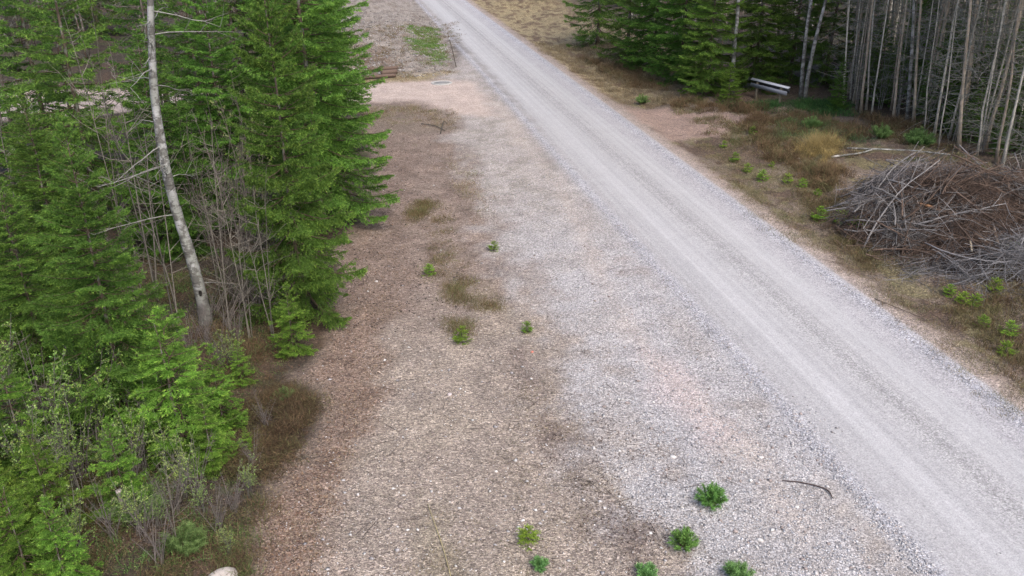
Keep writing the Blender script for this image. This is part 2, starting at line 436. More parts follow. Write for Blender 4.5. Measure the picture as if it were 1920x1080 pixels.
PINK = [(920, 190), (960, 260), (1040, 340), (1080, 430), (1130, 540), (1200, 660), (1300, 780), (1400, 880), (1480, 990), (1560, 1100), (1590, 1100), (1500, 960), (1440, 860), (1340, 760), (1270, 700), (1180, 600), (1130, 500), (1080, 400), (1000, 280), (960, 200)]
pk = pmask(GX, GY, PINK, .3, .35, 8)
paint(pk * .6, (.41, .36, .325), (.45, .25, .2))
pk2 = pmask(GX, GY, [(1190, 640), (1280, 700), (1400, 830), (1330, 830), (1230, 740)], .4, .4, 9)
paint(pk2 * .4, (.46, .375, .37), (.7, .2, .1))
# left side track, stony bank beyond
tl = pmask(GX, GY, TRACK_L, .5, .4, 10)
paint(tl, (.44, .365, .325), (.4, .3, .1))
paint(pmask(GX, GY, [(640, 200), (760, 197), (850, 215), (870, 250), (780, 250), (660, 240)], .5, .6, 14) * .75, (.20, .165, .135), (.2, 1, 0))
bk = pmask(GX, GY, [(650, 150), (640, 60), (600, -40), (770, -60), (820, 20), (850, 90), (860, 130), (800, 146)], .5, .6, 11)
paint(bk, (.29, .26, .235), (.6, .6, 0))
paint(bk * sstep(.5, .6, nb_) * .8, (.18, .15, .125), (.5, .7, 0))
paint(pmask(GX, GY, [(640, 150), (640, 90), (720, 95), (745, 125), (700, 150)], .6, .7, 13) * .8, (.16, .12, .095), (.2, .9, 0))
paint(pmask(GX, GY, [(650, 158), (660, 148), (760, 143), (860, 134), (800, 150)], .4, .3, 12) * .8, (.30, .25, .14), (.1, .8, 0))
# the travelled road
road = sstep(-2.5, -1.6, GV + (nb_ - .5) * .5 - .4 * sstep(22, 40, GU)) * sstep(2.35, 2.0, GV + (nb_ - .5) * .4)
paint(road, (.362, .356, .358), (.22, .03, .9))
trk = np.exp(-((GV + .85) / .42) ** 2) + np.exp(-((GV - .85) / .40) ** 2)
paint(road * np.clip(trk, 0, 1) * .8, (.395, .391, .395), (.05, 0, .9))
mid = road * np.exp(-((GV - .05 - .1 * (na - .5)) / .26) ** 2)
paint(mid * .7, (.35, .345, .345), (.7, .1, .6))
fr_ = .35 + .65 * sstep(13, 22, GU)
for vv, ww, aa in ((-1.3, .05, .3), (-.35, .04, .25), (1.25, .05, .35), (1.5, .04, .3), (.08, .05, .6), (.34, .035, .35), (-.16, .035, .3), (-.62, .03, .18), (.72, .03, .2)):
    paint(road * fr_ * aa * np.exp(-((GV - vv - .08 * (fbm(GU * .12, GV * 0, 61) - .5)) / ww) ** 2), (.24, .235, .24), (.5, .1, .3))
paint(road * sstep(.95, 1.25, GV + (nb_ - .5) * .2) * .55, (.35, .34, .355), (.5, .1, .5))
for vv, ww in ((-1.92, .17), (1.78, .17)):
    k = np.exp(-((GV - vv - .12 * (nb_ - .5)) / ww) ** 2)
    paint(k * .8, (.37, .37, .40), (1.0, .1, 0))
k = np.exp(-((GV + 1.62) / .1) ** 2) * sstep(8, 16, GU)
paint(k * .45, (.30, .29, .29), (.4, .2, .5))
edge = sstep(1.95, 2.1, GV) * sstep(2.75, 2.3, GV + (nb_ - .5) * .5)
paint(edge * .85, (.36, .30, .265), (.6, .5, 0))

# split the sheet into the road, the lay-by, the side tracks and the rest
fu, fv = sh[0] - 1, sh[1] - 1
fc = lambda A: .25 * (A[:-1, :-1] + A[1:, :-1] + A[:-1, 1:] + A[1:, 1:])
fV = fc(GV)
zone = np.zeros((fu, fv), int)
zone[fc(lay) > .5] = 1
zone[fc(gr) > .5] = 1
zone[fc(tl) > .5] = 2
zone[fc(tr_r) > .5] = 3
zone[(fV > -1.95) & (fV < 2.35)] = 4
idx = np.arange(sh[0] * sh[1]).reshape(sh)
quads = np.stack([idx[:-1, :-1], idx[1:, :-1], idx[1:, 1:], idx[:-1, 1:]], -1)
GP = np.stack([GX, GY, GZ], -1).reshape(-1, 3); GC = C.reshape(-1, 3); GS = S.reshape(-1, 3)
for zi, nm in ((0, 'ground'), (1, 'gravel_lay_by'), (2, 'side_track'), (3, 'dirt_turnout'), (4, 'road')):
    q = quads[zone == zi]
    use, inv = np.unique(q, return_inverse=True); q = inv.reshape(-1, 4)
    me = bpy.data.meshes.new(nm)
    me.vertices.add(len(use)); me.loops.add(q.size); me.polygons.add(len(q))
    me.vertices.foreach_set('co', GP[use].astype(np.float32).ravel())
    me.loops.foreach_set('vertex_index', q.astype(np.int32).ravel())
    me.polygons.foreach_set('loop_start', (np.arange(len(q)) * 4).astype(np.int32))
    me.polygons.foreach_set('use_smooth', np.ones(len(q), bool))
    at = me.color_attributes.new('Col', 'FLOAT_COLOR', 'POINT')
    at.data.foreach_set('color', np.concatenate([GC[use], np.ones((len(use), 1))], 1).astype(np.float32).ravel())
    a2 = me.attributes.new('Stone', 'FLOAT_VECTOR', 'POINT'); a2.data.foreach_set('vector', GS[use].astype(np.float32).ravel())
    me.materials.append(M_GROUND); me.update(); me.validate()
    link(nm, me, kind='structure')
def sample(mask, x, y):
    """value of a painted mask at world points"""
    u, v = uv(x, y)
    i = np.clip(np.searchsorted(U, u), 0, sh[0] - 1); j = np.clip(np.searchsorted(Vc, v), 0, sh[1] - 1)
    return mask[i, j]
def scatter(n, cx0, cx1, cy0, cy1, mask=None, thr=.5, r=None):
    """n random points whose picture lies in a pixel box, evenly spread over the picture's ground"""
    r = r or rng
    X = r.uniform(cx0, cx1, n); Y = r.uniform(cy0, cy1, n)
    a = (X - 960) / FPX; b = (540 - Y) / FPX
    dz = -SP + b * CP; t = CAM_H / -dz
    x = a * t; y = (CP + b * SP) * t
    if mask is not None:
        k = sample(mask, x, y) > r.uniform(thr * .6, thr * 1.4, n)
        x, y = x[k], y[k]
    return np.stack([x, y, terrain(x, y)], 1)

# ------------------------------------------------------------------ plant makers
def unit(a): return a / (np.linalg.norm(a, axis=-1, keepdims=True) + 1e-9)

def spruce_crown(mb, H, Rr, seed, z0=.05, nwh=22, per=6, tw=.055, need=.022, bl=.034, bw=.009, around=3, fresh=.5,
                 dark=(.035, .085, .022), light=(.10, .19, .04), droop=.30, thin=1.0, m_need=0, m_wood=1, shape=.75, up_all=0.0, wood=True):
    r = np.random.default_rng(seed)
    P, D, L, BR = [], [], [], []
    zs = z0 * H + (1 - z0) * H * np.linspace(0, 1, nwh) ** .92
    for wi, zb in enumerate(zs):
        rel = (zb - z0 * H) / ((1 - z0) * H)
        n = max(3, int(per * (1 - .35 * rel) + r.uniform(-.5, 1)))
        a0 = r.uniform(0, 6.28)
        for k in range(n):
            if r.uniform() > thin: continue
            z = zb + r.uniform(-.5, .5) * H / nwh * .9
            rel = np.clip((z - z0 * H) / ((1 - z0) * H), 0, 1)
            Lb = Rr * ((1 - rel) ** shape) * r.uniform(.72, 1.12) + .04 * Rr
            if rel < .12: Lb *= .75 + 2 * rel
            az = a0 + k * 6.283 / n + r.uniform(-.35, .35)
            e = R(-14 + 62 * rel ** 1.6 + r.uniform(-8, 8)) + up_all
            out = np.array([math.cos(az), math.sin(az), 0]); sd = np.array([-out[1], out[0], 0])
            t = np.linspace(0, 1, 7)
            zz = z + Lb * (math.sin(e) * t - droop * (1 - rel) * 1.3 * t * (1 - t) + .10 * (1 - rel) * t ** 3)
            pts = out[None] * (Lb * math.cos(e) * t)[:, None] + sd[None] * (r.normal() * .06 * Lb * t ** 2)[:, None]
            pts[:, 2] = zz
            br = r.uniform(.75, 1.2)
            if wood: mb.tube(pts, np.linspace(.012, .003, 7) * (.5 + .5 * min(Lb, 1.6)), (.09, .065, .045), 3, m_wood, False)
            nt = max(4, int(Lb / tw))
            ti = np.sort(r.uniform(.10, 1, nt)); ti[-1] = 1
            base = np.stack([np.interp(ti, t, pts[:, q]) for q in range(3)], 1)
            fwd = unit(np.stack([np.interp(ti, t, np.gradient(pts[:, q])) for q in range(3)], 1))
            side = np.where(np.arange(nt) % 2 == 0, 1., -1.)
            ll = np.minimum(.42 * Lb, .5) * np.clip(ti / .22, .3, 1) * (1 - ti) ** .65 * r.uniform(.7, 1.2, nt) + .05 + .02 * min(Lb, 1)
            an = R(52) * (1 - .5 * ti) * r.uniform(.75, 1.2, nt)
            dr = fwd * np.cos(an)[:, None] + sd[None] * (side * np.sin(an))[:, None]
            dr[:, 2] -= r.uniform(.05, .45, nt) * (1 - rel)
            dr = unit(dr)
            P.append(base); D.append(dr); L.append(ll); BR.append(np.full(nt, br))
            # side twigs on the longer twigs
            for s0 in (.3, .55, .8):
                k2 = ll > .13
                if not k2.any(): continue
                for sg in (1, -1):
                    q = base[k2] + dr[k2] * (ll[k2] * (s0 + r.uniform(-.08, .08, k2.sum())))[:, None]
                    s2 = unit(np.cross(dr[k2], np.array([0, 0, 1.])))
                    d2 = unit(dr[k2] * .75 + s2 * sg * .7 + np.array([0, 0, -.18]) * r.uniform(0, 1.6, (k2.sum(), 1)))
                    P.append(q); D.append(d2); L.append(ll[k2] * .42 * (1.15 - s0) * r.uniform(.7, 1.2, k2.sum()) + .025); BR.append(np.full(k2.sum(), br))
            # the axis itself carries needles
            P.append(pts[3:6]); D.append(unit(pts[4:7] - pts[3:6])); L.append(np.linalg.norm(pts[4:7] - pts[3:6], axis=1)); BR.append(np.full(3, br))
    # leader
    P.append(np.array([[0, 0, H * .94]])); D.append(np.array([[0, 0, 1.]])); L.append(np.array([H * .07 + .08])); BR.append(np.ones(1))
    P = np.concatenate(P); D = np.concatenate(D); L = np.concatenate(L); BR = np.concatenate(BR)
    tj = r.uniform(.8, 1.2, len(P)); fj = r.uniform(0, 1, len(P)) ** 1.5
    cnt = np.maximum(2, np.ceil(L / need).astype(int)) * around
    ii = np.repeat(np.arange(len(P)), cnt)
    s = r.uniform(0, 1, len(ii))
    pos = P[ii] + D[ii] * (L[ii] * s)[:, None]
    pos[:, 2] -= .10 * L[ii] * s * s
    nd_ = D[ii] * .75 + unit(r.normal(size=(len(ii), 3)) * np.array([1, 1, .75])) * .8
    f = np.clip((s - .55) / .35, 0, 1) * fresh * fj[ii] * 1.6
    f = np.clip(f, 0, 1)[:, None]
    Cc = (np.array(dark) * (1 - f) + np.array(light) * f) * (BR[ii] * tj[ii] * r.uniform(.8, 1.2, len(ii)))[:, None]
    mb.blades(pos, nd_, bl * r.uniform(.7, 1.2, len(ii)), bw, Cc, m_need, r)
def trunk_mesh(name, H, r0, colr, m, seed, wob=.02, n=8, lean=(0, 0), dead=0, dead_z=(.5, 5), dead_l=(.3, 1.1), dcol=(.16, .15, .13), top=.1, k=14):
    r = np.random.default_rng(seed); mb = MB()
    z = np.linspace(-.15, H, k)
    wx = np.cumsum(r.normal(size=k)) * wob; wy = np.cumsum(r.normal(size=k)) * wob
    pts = np.stack([wx - wx[1] + lean[0] * z, wy - wy[1] + lean[1] * z, z], 1)
    rad = r0 * (1 - (1 - top) * np.clip(z / H, 0, 1) ** .9) * (1 + .5 * np.exp(-np.clip(z, 0, None) / .15))
    cc = np.array(colr) * r.uniform(.9, 1.1, (k, 1))
    mb.tube(pts, rad, cc, n, 0)
    for i in range(dead):
        zz = r.uniform(*dead_z); p0 = np.array([np.interp(zz, z, pts[:, 0]), np.interp(zz, z, pts[:, 1]), zz])
        az = r.uniform(0, 6.28); l = r.uniform(*dead_l); t = np.linspace(0, 1, 4)
        q = p0 + np.stack([math.cos(az) * l * t, math.sin(az) * l * t, l * (r.uniform(-.5, .35) * t + r.uniform(-.3, .2) * t * t)], 1)
        mb.tube(q, np.linspace(.009, .003, 4), np.array(dcol) * r.uniform(.7, 1.3), 3, 1, False)
        for j in range(2):
            b = q[1 + j]; d2 = r.normal(size=3) * .35; d2[:2] += np.array([math.cos(az), math.sin(az)]) * .4
            mb.tube(np.stack([b, b + d2 * l * .35, b + d2 * l * .6 + [0, 0, -.03]]), [.005, .004, .002], np.array(dcol) * r.uniform(.7, 1.3), 3, 1, False)
    return mb.mesh(name, [m, M_DEAD], True), pts

def shrub_mesh(name, H, nst, seed, leafc=None, leaf_n=6, barkc=(.11, .095, .08), spread=.35, r0=.012, fork=9, leaf=.022, lean=(0, 0), mats=None, wavy=.05):
    """several stems from one foot, each with side twigs; young leaves if leafc is given"""
    r = np.random.default_rng(seed); mb = MB(); LP, LD = [], []
    for i in range(nst):
        h = H * r.uniform(.6, 1.05); az = r.uniform(0, 6.28); t = np.linspace(0, 1, 8)
        sp_ = spread * h * r.uniform(.3, 1)
        p = np.stack([math.cos(az) * sp_ * t ** 1.2 + lean[0] * h * t, math.sin(az) * sp_ * t ** 1.2 + lean[1] * h * t, h * t], 1)
        p[:, :2] += np.cumsum(r.normal(size=(8, 2)), 0) * wavy * h / 8 * t[:, None]
        p[:, :2] += r.uniform(-.08, .08, 2)
        p[0, 2] = -.05
        b = np.array(barkc) * r.uniform(.7, 1.35)
        mb.tube(p, np.linspace(r0, r0 * .2, 8) * r.uniform(.7, 1.2), b, 4, 0, False)
        for k in range(fork):
            tt = r.uniform(.22, .97); q0 = np.array([np.interp(tt, t, p[:, c]) for c in range(3)])
            a2 = r.uniform(0, 6.28); l = h * r.uniform(.12, .3) * (1.15 - tt)
            d = np.array([math.cos(a2), math.sin(a2), r.uniform(.2, 1.0)]); d /= np.linalg.norm(d)
            q = np.stack([q0, q0 + d * l * .5 + r.normal(size=3) * .02, q0 + d * l + np.array([0, 0, .08 * l])])
            mb.tube(q, [r0 * .4, r0 * .28, r0 * .14], b, 3, 0, False)
            for j in range(2):
                d3 = unit(d + r.normal(size=3) * .7); w0 = q[1] + (q[2] - q[1]) * r.uniform(0, 1)
                mb.tube(np.stack([w0, w0 + d3 * l * .25, w0 + d3 * l * .45]), [r0 * .22, r0 * .16, r0 * .1], b, 3, 0, False)
                if leafc is not None:
                    s = r.uniform(.2, 1, leaf_n); LP.append(w0 + d3 * (l * .45) * s[:, None]); LD.append(d3 + r.normal(size=(leaf_n, 3)) * .8)
            if leafc is not None:
                s = r.uniform(.3, 1, leaf_n); LP.append(q[0] + (q[2] - q[0]) * s[:, None]); LD.append(d + r.normal(size=(leaf_n, 3)) * .8)
    if LP:
        LP = np.concatenate(LP); LD = np.concatenate(LD); n = len(LP)
        cc = np.array(leafc) * r.uniform(.6, 1.4, (n, 1)) * (1 + r.normal(size=(n, 3)) * .08)
        mb.leaves(LP, LD, leaf * r.uniform(.7, 1.3, n), leaf * .7 * r.uniform(.7, 1.2, n), cc, 1, .4, r)
    return mb.mesh(name, mats or [M_TWIG, M_LEAF])

def pine_tuft(name, H, W, seed, c0=(.13, .27, .06), c1=(.24, .46, .11), n=4200, nl=.07):
    """a low bushy pine seedling: a dome of short upright shoots with long needles"""
    r = np.random.default_rng(seed); mb = MB(); P, D, Cc = [], [], []
    ns = 44
    for i in range(ns):
        az = r.uniform(0, 6.28); q = math.sqrt(r.uniform(0, 1)); h = H * (1 - .55 * q * q) * r.uniform(.7, 1.08)
        b = np.array([math.cos(az), math.sin(az), 0]) * q * W * .5
        a = b * .25; t = np.linspace(0, 1, 4)[:, None]
        p = a * (1 - t) + b * t + np.array([0, 0, 1]) * (h * t ** .8)
        mb.tube(p, [.006, .005, .004, .003], (.12, .08, .05), 3, 1, False)
        k = n // ns; s = r.uniform(.25, 1, k)
        base = np.stack([np.interp(s, t[:, 0], p[:, c]) for c in range(3)], 1)
        P.append(base); D.append(unit(p[3] - p[1]) * .55 + unit(r.normal(size=(k, 3))) * .9)
        f = s[:, None] ** 3; Cc.append((np.array(c0) * (1 - f) + np.array(c1) * f) * r.uniform(.75, 1.25, (k, 1)) * r.uniform(.85, 1.15))
    mb.blades(np.concatenate(P), np.concatenate(D), nl * r.uniform(.6, 1.1, (n // ns) * ns), .009, np.concatenate(Cc), 0, r)
    return mb.mesh(name, [M_NEEDLE, M_TWIG])

# ------------------------------------------------------------------ spruces
class Kind: pass
def make_spruce(H, Rr, seed, trunk_r=.05, **kw):
    k = Kind(); mb = MB(); spruce_crown(mb, H, Rr, seed, **kw)
    k.crown = mb.mesh('spruce crown', [M_NEEDLE, M_TWIG]); k.trunk, _ = trunk_mesh('spruce trunk', H * .97, trunk_r, (.13, .10, .075), M_BARK, seed + 1, .008, 7); k.H = H
    return k
def place(k, p, H, label, group, rz=0, name='spruce_tree', cat='spruce', lean=(0, 0), wide=1.0):
    s = H / k.H
    e = link(name, None, None, (p[0], p[1], p[2] - .02), rz, (s * wide, s * wide, s), label, cat, group)
    e.empty_display_size = .2
    e.rotation_euler = (lean[0], lean[1], rz)
    link('trunk', k.trunk, e); link('crown', k.crown, e)
    return e
G_DARK, G_LIGHT = (.122, .235, .042), (.30, .47, .075)
B_DARK, B_LIGHT = (.160, .285, .042), (.38, .54, .085)
SA = make_spruce(5.0, 1.45, 101, dark=G_DARK, light=G_LIGHT, fresh=.55, nwh=27, per=7, tw=.066, need=.018, bl=.040, bw=.011)
SB = make_spruce(6.5, 1.55, 102, .07, dark=G_DARK, light=G_LIGHT, fresh=.45, nwh=31, per=7, tw=.072, need=.022, bl=.044, bw=.013, shape=.6)
SC = make_spruce(2.0, .72, 103, .025, dark=B_DARK, light=B_LIGHT, fresh=.7, nwh=13, per=6, tw=.055, need=.008, bl=.034, bw=.0058)
SF = make_spruce(7.0, 1.6, 104, .08, dark=(.12, .22, .045), light=(.27, .42, .07), fresh=.6, nwh=24, per=6, tw=.08, need=.05, bl=.075, bw=.02, around=2, shape=.6)
SD = make_spruce(0.62, .30, 105, .010, dark=(.20, .33, .04), light=(.42, .56, .09), fresh=1.0, nwh=6, per=5, tw=.026, need=.008, bl=.026, bw=.008, up_all=.55, shape=.4)

def at(x, y): return px(x, y)
def sp_to(k, x, y, ytop, label, group, rz, **kw):
    p = at(x, y); return place(k, p, height_at(p, ytop), label, group, rz, **kw)
GL = 'spruces along the edge of the lay-by'
sp_to(SB, 605, 425, -330, 'tall dense spruce reaching furthest over the lay-by, behind the bare thicket', GL, .4)
sp_to(SA, 568, 595, -140, 'feathery green spruce beside the lay-by behind the smallest bright spruce', GL, 2.1, wide=.66)
sp_to(SC, 552, 662, 535, 'small bright green spruce at the lay-by edge, right of the birch foot', GL, 1.0, name='spruce_sapling')
sp_to(SB, 585, 290, -330, 'dark tall spruce standing just short of the left side track', GL, 3.3)
sp_to(SF, 610, 225, -300, 'farthest spruce of the lay-by edge, next to the side track', GL, 5.1)
GN = 'spruces in the near left corner of the wood'
sp_to(SA, 245, 800, 225, 'tall pointed bright spruce left of the birch trunk', GN, .9, wide=.9)
sp_to(SC, 350, 850, 590, 'spreading young spruce with branches reaching right below the birch', GN, 2.2, wide=1.25)
sp_to(SC, 400, 880, 745, 'small yellow green spruce beside the brown heather', GN, 4.0, wide=1.1)
sp_to(SA, 90, 700, 330, 'dark green spruce at the left, behind the tall pointed one', GN, 3.0)
sp_to(SA, -60, 950, 540, 'spruce cut by the left picture edge, above the bright corner spruce', GN, 5.5)
sp_to(SC, 20, 1080, 850, 'soft green young spruce in the bottom left corner', GN, 1.7, wide=1.2)
sp_to(SC, 140, 1130, 940, 'bright yellow green young spruce at the bottom of the picture', GN, 2.9)
sp_to(SF, 30, 480, -200, 'spruce among the thin dark trunks at the left picture edge', GN, 2.9)
sp_to(SF, 190, 420, -200, 'spruce behind the bright pointed one, before the pale clearing', GN, .3)
sp_to(SF, 400, 380, -200, 'spruce standing straight behind the birch trunk', GN, 1.3)
sp_to(SC, 465, 850, 800, 'tiny spruce sprouting out of the brown heather', GN, .3, name='spruce_sapling')

for i, (k, x, y, yt, l) in enumerate([
    (SF, 110, 345, -220, 'spruce between the thin trunks and the pale clearing'), (SF, 330, 300, -230, 'dark spruce left behind the birch, at the side track'), (SF, 470, 290, -240, 'dark spruce behind the bare thicket'),
    (SF, -60, 360, -220, 'spruce at the far left behind the thin trunks'), (SF, 540, 250, -240, 'dark spruce behind the leafing shrubs near the side track'), (SA, 10, 620, 380, 'dull spruce under the thin trunks at the left edge'),
    (SC, 110, 1000, 800, 'young spruce between the leafing shrubs and the bottom corner'), (SC, 60, 900, 640, 'young spruce behind the leafing shrubs at the left edge'),
    (SA, 130, 560, 180, 'green spruce filling the gap before the thin trunks'), (SA, 330, 470, 60, 'green spruce close behind the birch trunk on its left'), (SB, 440, 420, -60, 'dull green spruce in the depth of the bare thicket'), (SC, 240, 960, 790, 'slim young spruce by the weathered stump'), (SC, 420, 800, 650, 'bright young spruce whose boughs reach over the heather'), (SC, 60, 1120, 900, 'fresh green young spruce cut by the bottom edge, far left'), (SC, 455, 720, 640, 'small dark spruce beside the bare twigs below the birch'), (SC, 300, 720, 560, 'young spruce between the pointed spruce and the birch foot'), (SC, -30, 1010, 740, 'young spruce at the left picture edge, low down')]):
    sp_to(k, x, y, yt, l, GN, i * 2.3 + .5, wide=1.0 if k is not SC else .95)

# right side: spruces lining the wood behind the dry grass bank
GR = 'spruces in the wood edge right of the road'
for i, (x, y, yt, l) in enumerate([
    (1120, 85, -260, 'leftmost spruce of the right wood edge, farthest up the road'),
    (1175, 108, -240, 'second spruce from the left in the right wood edge'),
    (1225, 130, -240, 'third spruce from the left in the right wood edge'),
    (1275, 150, -220, 'fourth spruce from the left in the right wood edge'),
    (1325, 172, -180, 'bright spruce low over the dry grass, left of the black flecked birch'),
    (1412, 165, -200, 'dark spruce right behind the black flecked birch'),
    (1480, 150, -220, 'grey green spruce behind the narrow board on posts'),
    (1545, 160, -220, 'dark spruce behind the twin birches')]):
    sp_to(SB if i in (2, 3, 4, 5) else SF, x, y, yt, l, GR, i * 1.1)
for i, (x, y, yt, l) in enumerate([(1640, 190, 40, 'dull spruce in the shade right of the stem clump'), (1745, 215, 40, 'shaded spruce inside the stand behind the pale birch'), (1830, 235, 60, 'shaded spruce in the middle of the stand'), (1900, 255, 60, 'shaded spruce in the stand at the right edge'),
    (1690, 180, -40, 'tall shaded spruce deep in the stand'), (1790, 195, -40, 'tall shaded spruce deep behind the right trunks'), (1870, 290, 190, 'low shaded spruce at the stand foot behind the pile'), (1940, 220, -60, 'tall shaded spruce beyond the right picture edge'), (1720, 150, -80, 'green spruce high up behind the pale birch'), (1850, 165, -80, 'green spruce high up behind the middle of the stand'), (1760, 235, 150, 'low green spruce at the stand edge behind the pile'), (1915, 280, 170, 'low green spruce at the stand foot, right picture edge'), (1800, 150, -90, 'green spruce crown deep behind the stand'), (1610, 150, -90, 'dark green spruce behind the stem clump')]):
    sp_to(SF, x, y, yt, l, GR, i * 1.7, wide=1.1)
ry_ = np.random.default_rng(12)
for i in range(16):
    x = 1610 + i * 21 + ry_.uniform(-8, 8); y = np.interp(x, [1590, 1720, 1800, 1930], [195, 235, 285, 325]) - ry_.uniform(6, 75); p_ = px(x, y)
    place(SF, p_, ry_.uniform(1.6, 4.2), ('%s low green spruce from the left under the trunks of the right stand' % ('first second third fourth fifth sixth seventh eighth ninth tenth eleventh twelfth thirteenth fourteenth fifteenth sixteenth'.split()[i])), GR, i * 2.1, wide=ry_.uniform(.9, 1.4), name='understory_spruce')
sp_to(SA, 1568, 205, 105, 'yellow green young spruce right of the twin birches', GR, .7, wide=.8)
sp_to(SC, 1365, 190, 120, 'small green spruce at the foot of the black flecked birch', GR, 2.7, wide=1.3)

# ------------------------------------------------------------------ the birch on the left
def birch(pix, base_y, r0, label, group=None, name='birch_tree', seed=1, twigs=14, lean_extra=None, top=7.5):
    """trunk that follows pixel marks (x, y), all at the distance of its foot"""
    r = np.random.default_rng(seed); mb = MB()
    foot = px(*pix[0])
    pts = [np.array([foot[0], foot[1], foot[2] - .1])]
    for x, y in pix[1:]:
        z = foot[2] + height_at(foot, y)
        dep = foot[1] * CP + (CAM_H - z) * SP
        pts.append(np.array([(x - 960) / FPX * dep, foot[1] + r.normal() * .03, z]))
    d = unit(pts[-1] - pts[-2])
    while pts[-1][2] < foot[2] + top: pts.append(pts[-1] + d * .8 + np.array([r.normal() * .04, r.normal() * .04, 0]))
    P = np.array(pts) - np.array(foot)
    k = np.linspace(0, len(P) - 1, len(P) * 3)
    P = np.stack([np.interp(k, np.arange(len(P)), P[:, c]) for c in range(3)], 1)
    P[1:-1] = (P[:-2] + 2 * P[1:-1] + P[2:]) / 4
    z = P[:, 2]
    rad = r0 * (1 - .65 * np.clip(z / top, 0, 1)) * (1 + .25 * np.exp(-np.clip(z, 0, None) / .3)) * (1 + r.normal(size=len(P)) * .03)
    wc = np.array((.42, .42, .42)); dc = np.array((.10, .09, .08))
    f = sstep(.25, 1.0, z)[:, None]
    e = link(name, None, None, foot, 0, 1, label, 'birch', group)
    mb.tube(P, rad, dc * (1 - f) + wc * f, 10, 0)
    link('trunk', mb.mesh('birch trunk', [M_BIRCH], True), e)
    for i in range(twigs):
        tb = MB(); zz = r.uniform(.8, top); p0 = np.array([np.interp(zz, z, P[:, c]) for c in range(3)])
        az = r.uniform(0, 6.28); l = r.uniform(.3, 1.5); t = np.linspace(0, 1, 6)[:, None]
        d = np.array([math.cos(az), math.sin(az), r.uniform(-.2, .5)])
        q = p0 + d * l * t + np.cumsum(r.normal(size=(6, 3)), 0) * .03 * t + np.array([0, 0, -.15 * l]) * t ** 2
        c = np.array((.24, .23, .21)) * r.uniform(.5, 1.2)
        tb.tube(q, np.linspace(.014, .004, 6), c, 4, 0, False)
        for j in range(4):
            b = q[2 + j % 4]; dd = unit(d + r.normal(size=3) * .7) * l * .4
            tb.tube(np.stack([b, b + dd * .5 + r.normal(size=3) * .02, b + dd]), [.006, .004, .002], c * .8, 3, 0, False)
        link('branch', tb.mesh('birch branch', [M_DEAD]), e)
    return e, foot, P, rad
e, foot, P, rad = birch([(386, 605), (383, 575), (365, 505), (346, 450), (331, 400), (318, 340), (306, 290), (297, 230), (288, 170), (286, 80)], 650, .125,
      'leaning white birch with grey flaking bark, the thickest trunk at left', seed=4, twigs=26)
# branch scar near the foot of the birch
kb = MB(); kz = height_at(foot, 545); kp = np.array([np.interp(kz, P[:, 2], P[:, c]) for c in range(3)])
an = np.linspace(0, 2 * np.pi, 9)[:-1]
dirc = unit(np.array([-foot[0], -foot[1], 0.])); sdv = np.array([-dirc[1], dirc[0], 0])
rr = np.interp(kz, P[:, 2], rad)
ring = kp + dirc * (rr + .006) + sdv * .035 * np.cos(an)[:, None] + np.array([0, 0, 1]) * .07 * np.sin(an)[:, None] - dirc * (.012 * np.cos(an) ** 2)[:, None]
kb.add(np.vstack([ring, kp + dirc * (rr + .014)]), [(i, (i + 1) % 8, 8) for i in range(8)], (.02, .018, .016))
link('branch_scar', kb.mesh('branch scar', [M_TWIG]), e)

GB = 'birches in the right wood edge'
birch([(1373, 175), (1374, 140), (1378, 80)], 175, .10, 'straight white birch with black flecks left of the narrow board', GB, seed=11, twigs=6)
birch([(1502, 184), (1504, 140), (1510, 80)], 184, .085, 'left birch of the slender pair right of the narrow board', GB, seed=12, twigs=4)
birch([(1509, 186), (1516, 140), (1526, 80)], 186, .08, 'right leaning birch of the slender pair right of the narrow board', GB, seed=13, twigs=4)
birch([(1701, 232), (1706, 160), (1710, 80)], 232, .07, 'pale slender birch at the edge of the stand above the brush pile', GB, seed=14, twigs=5)

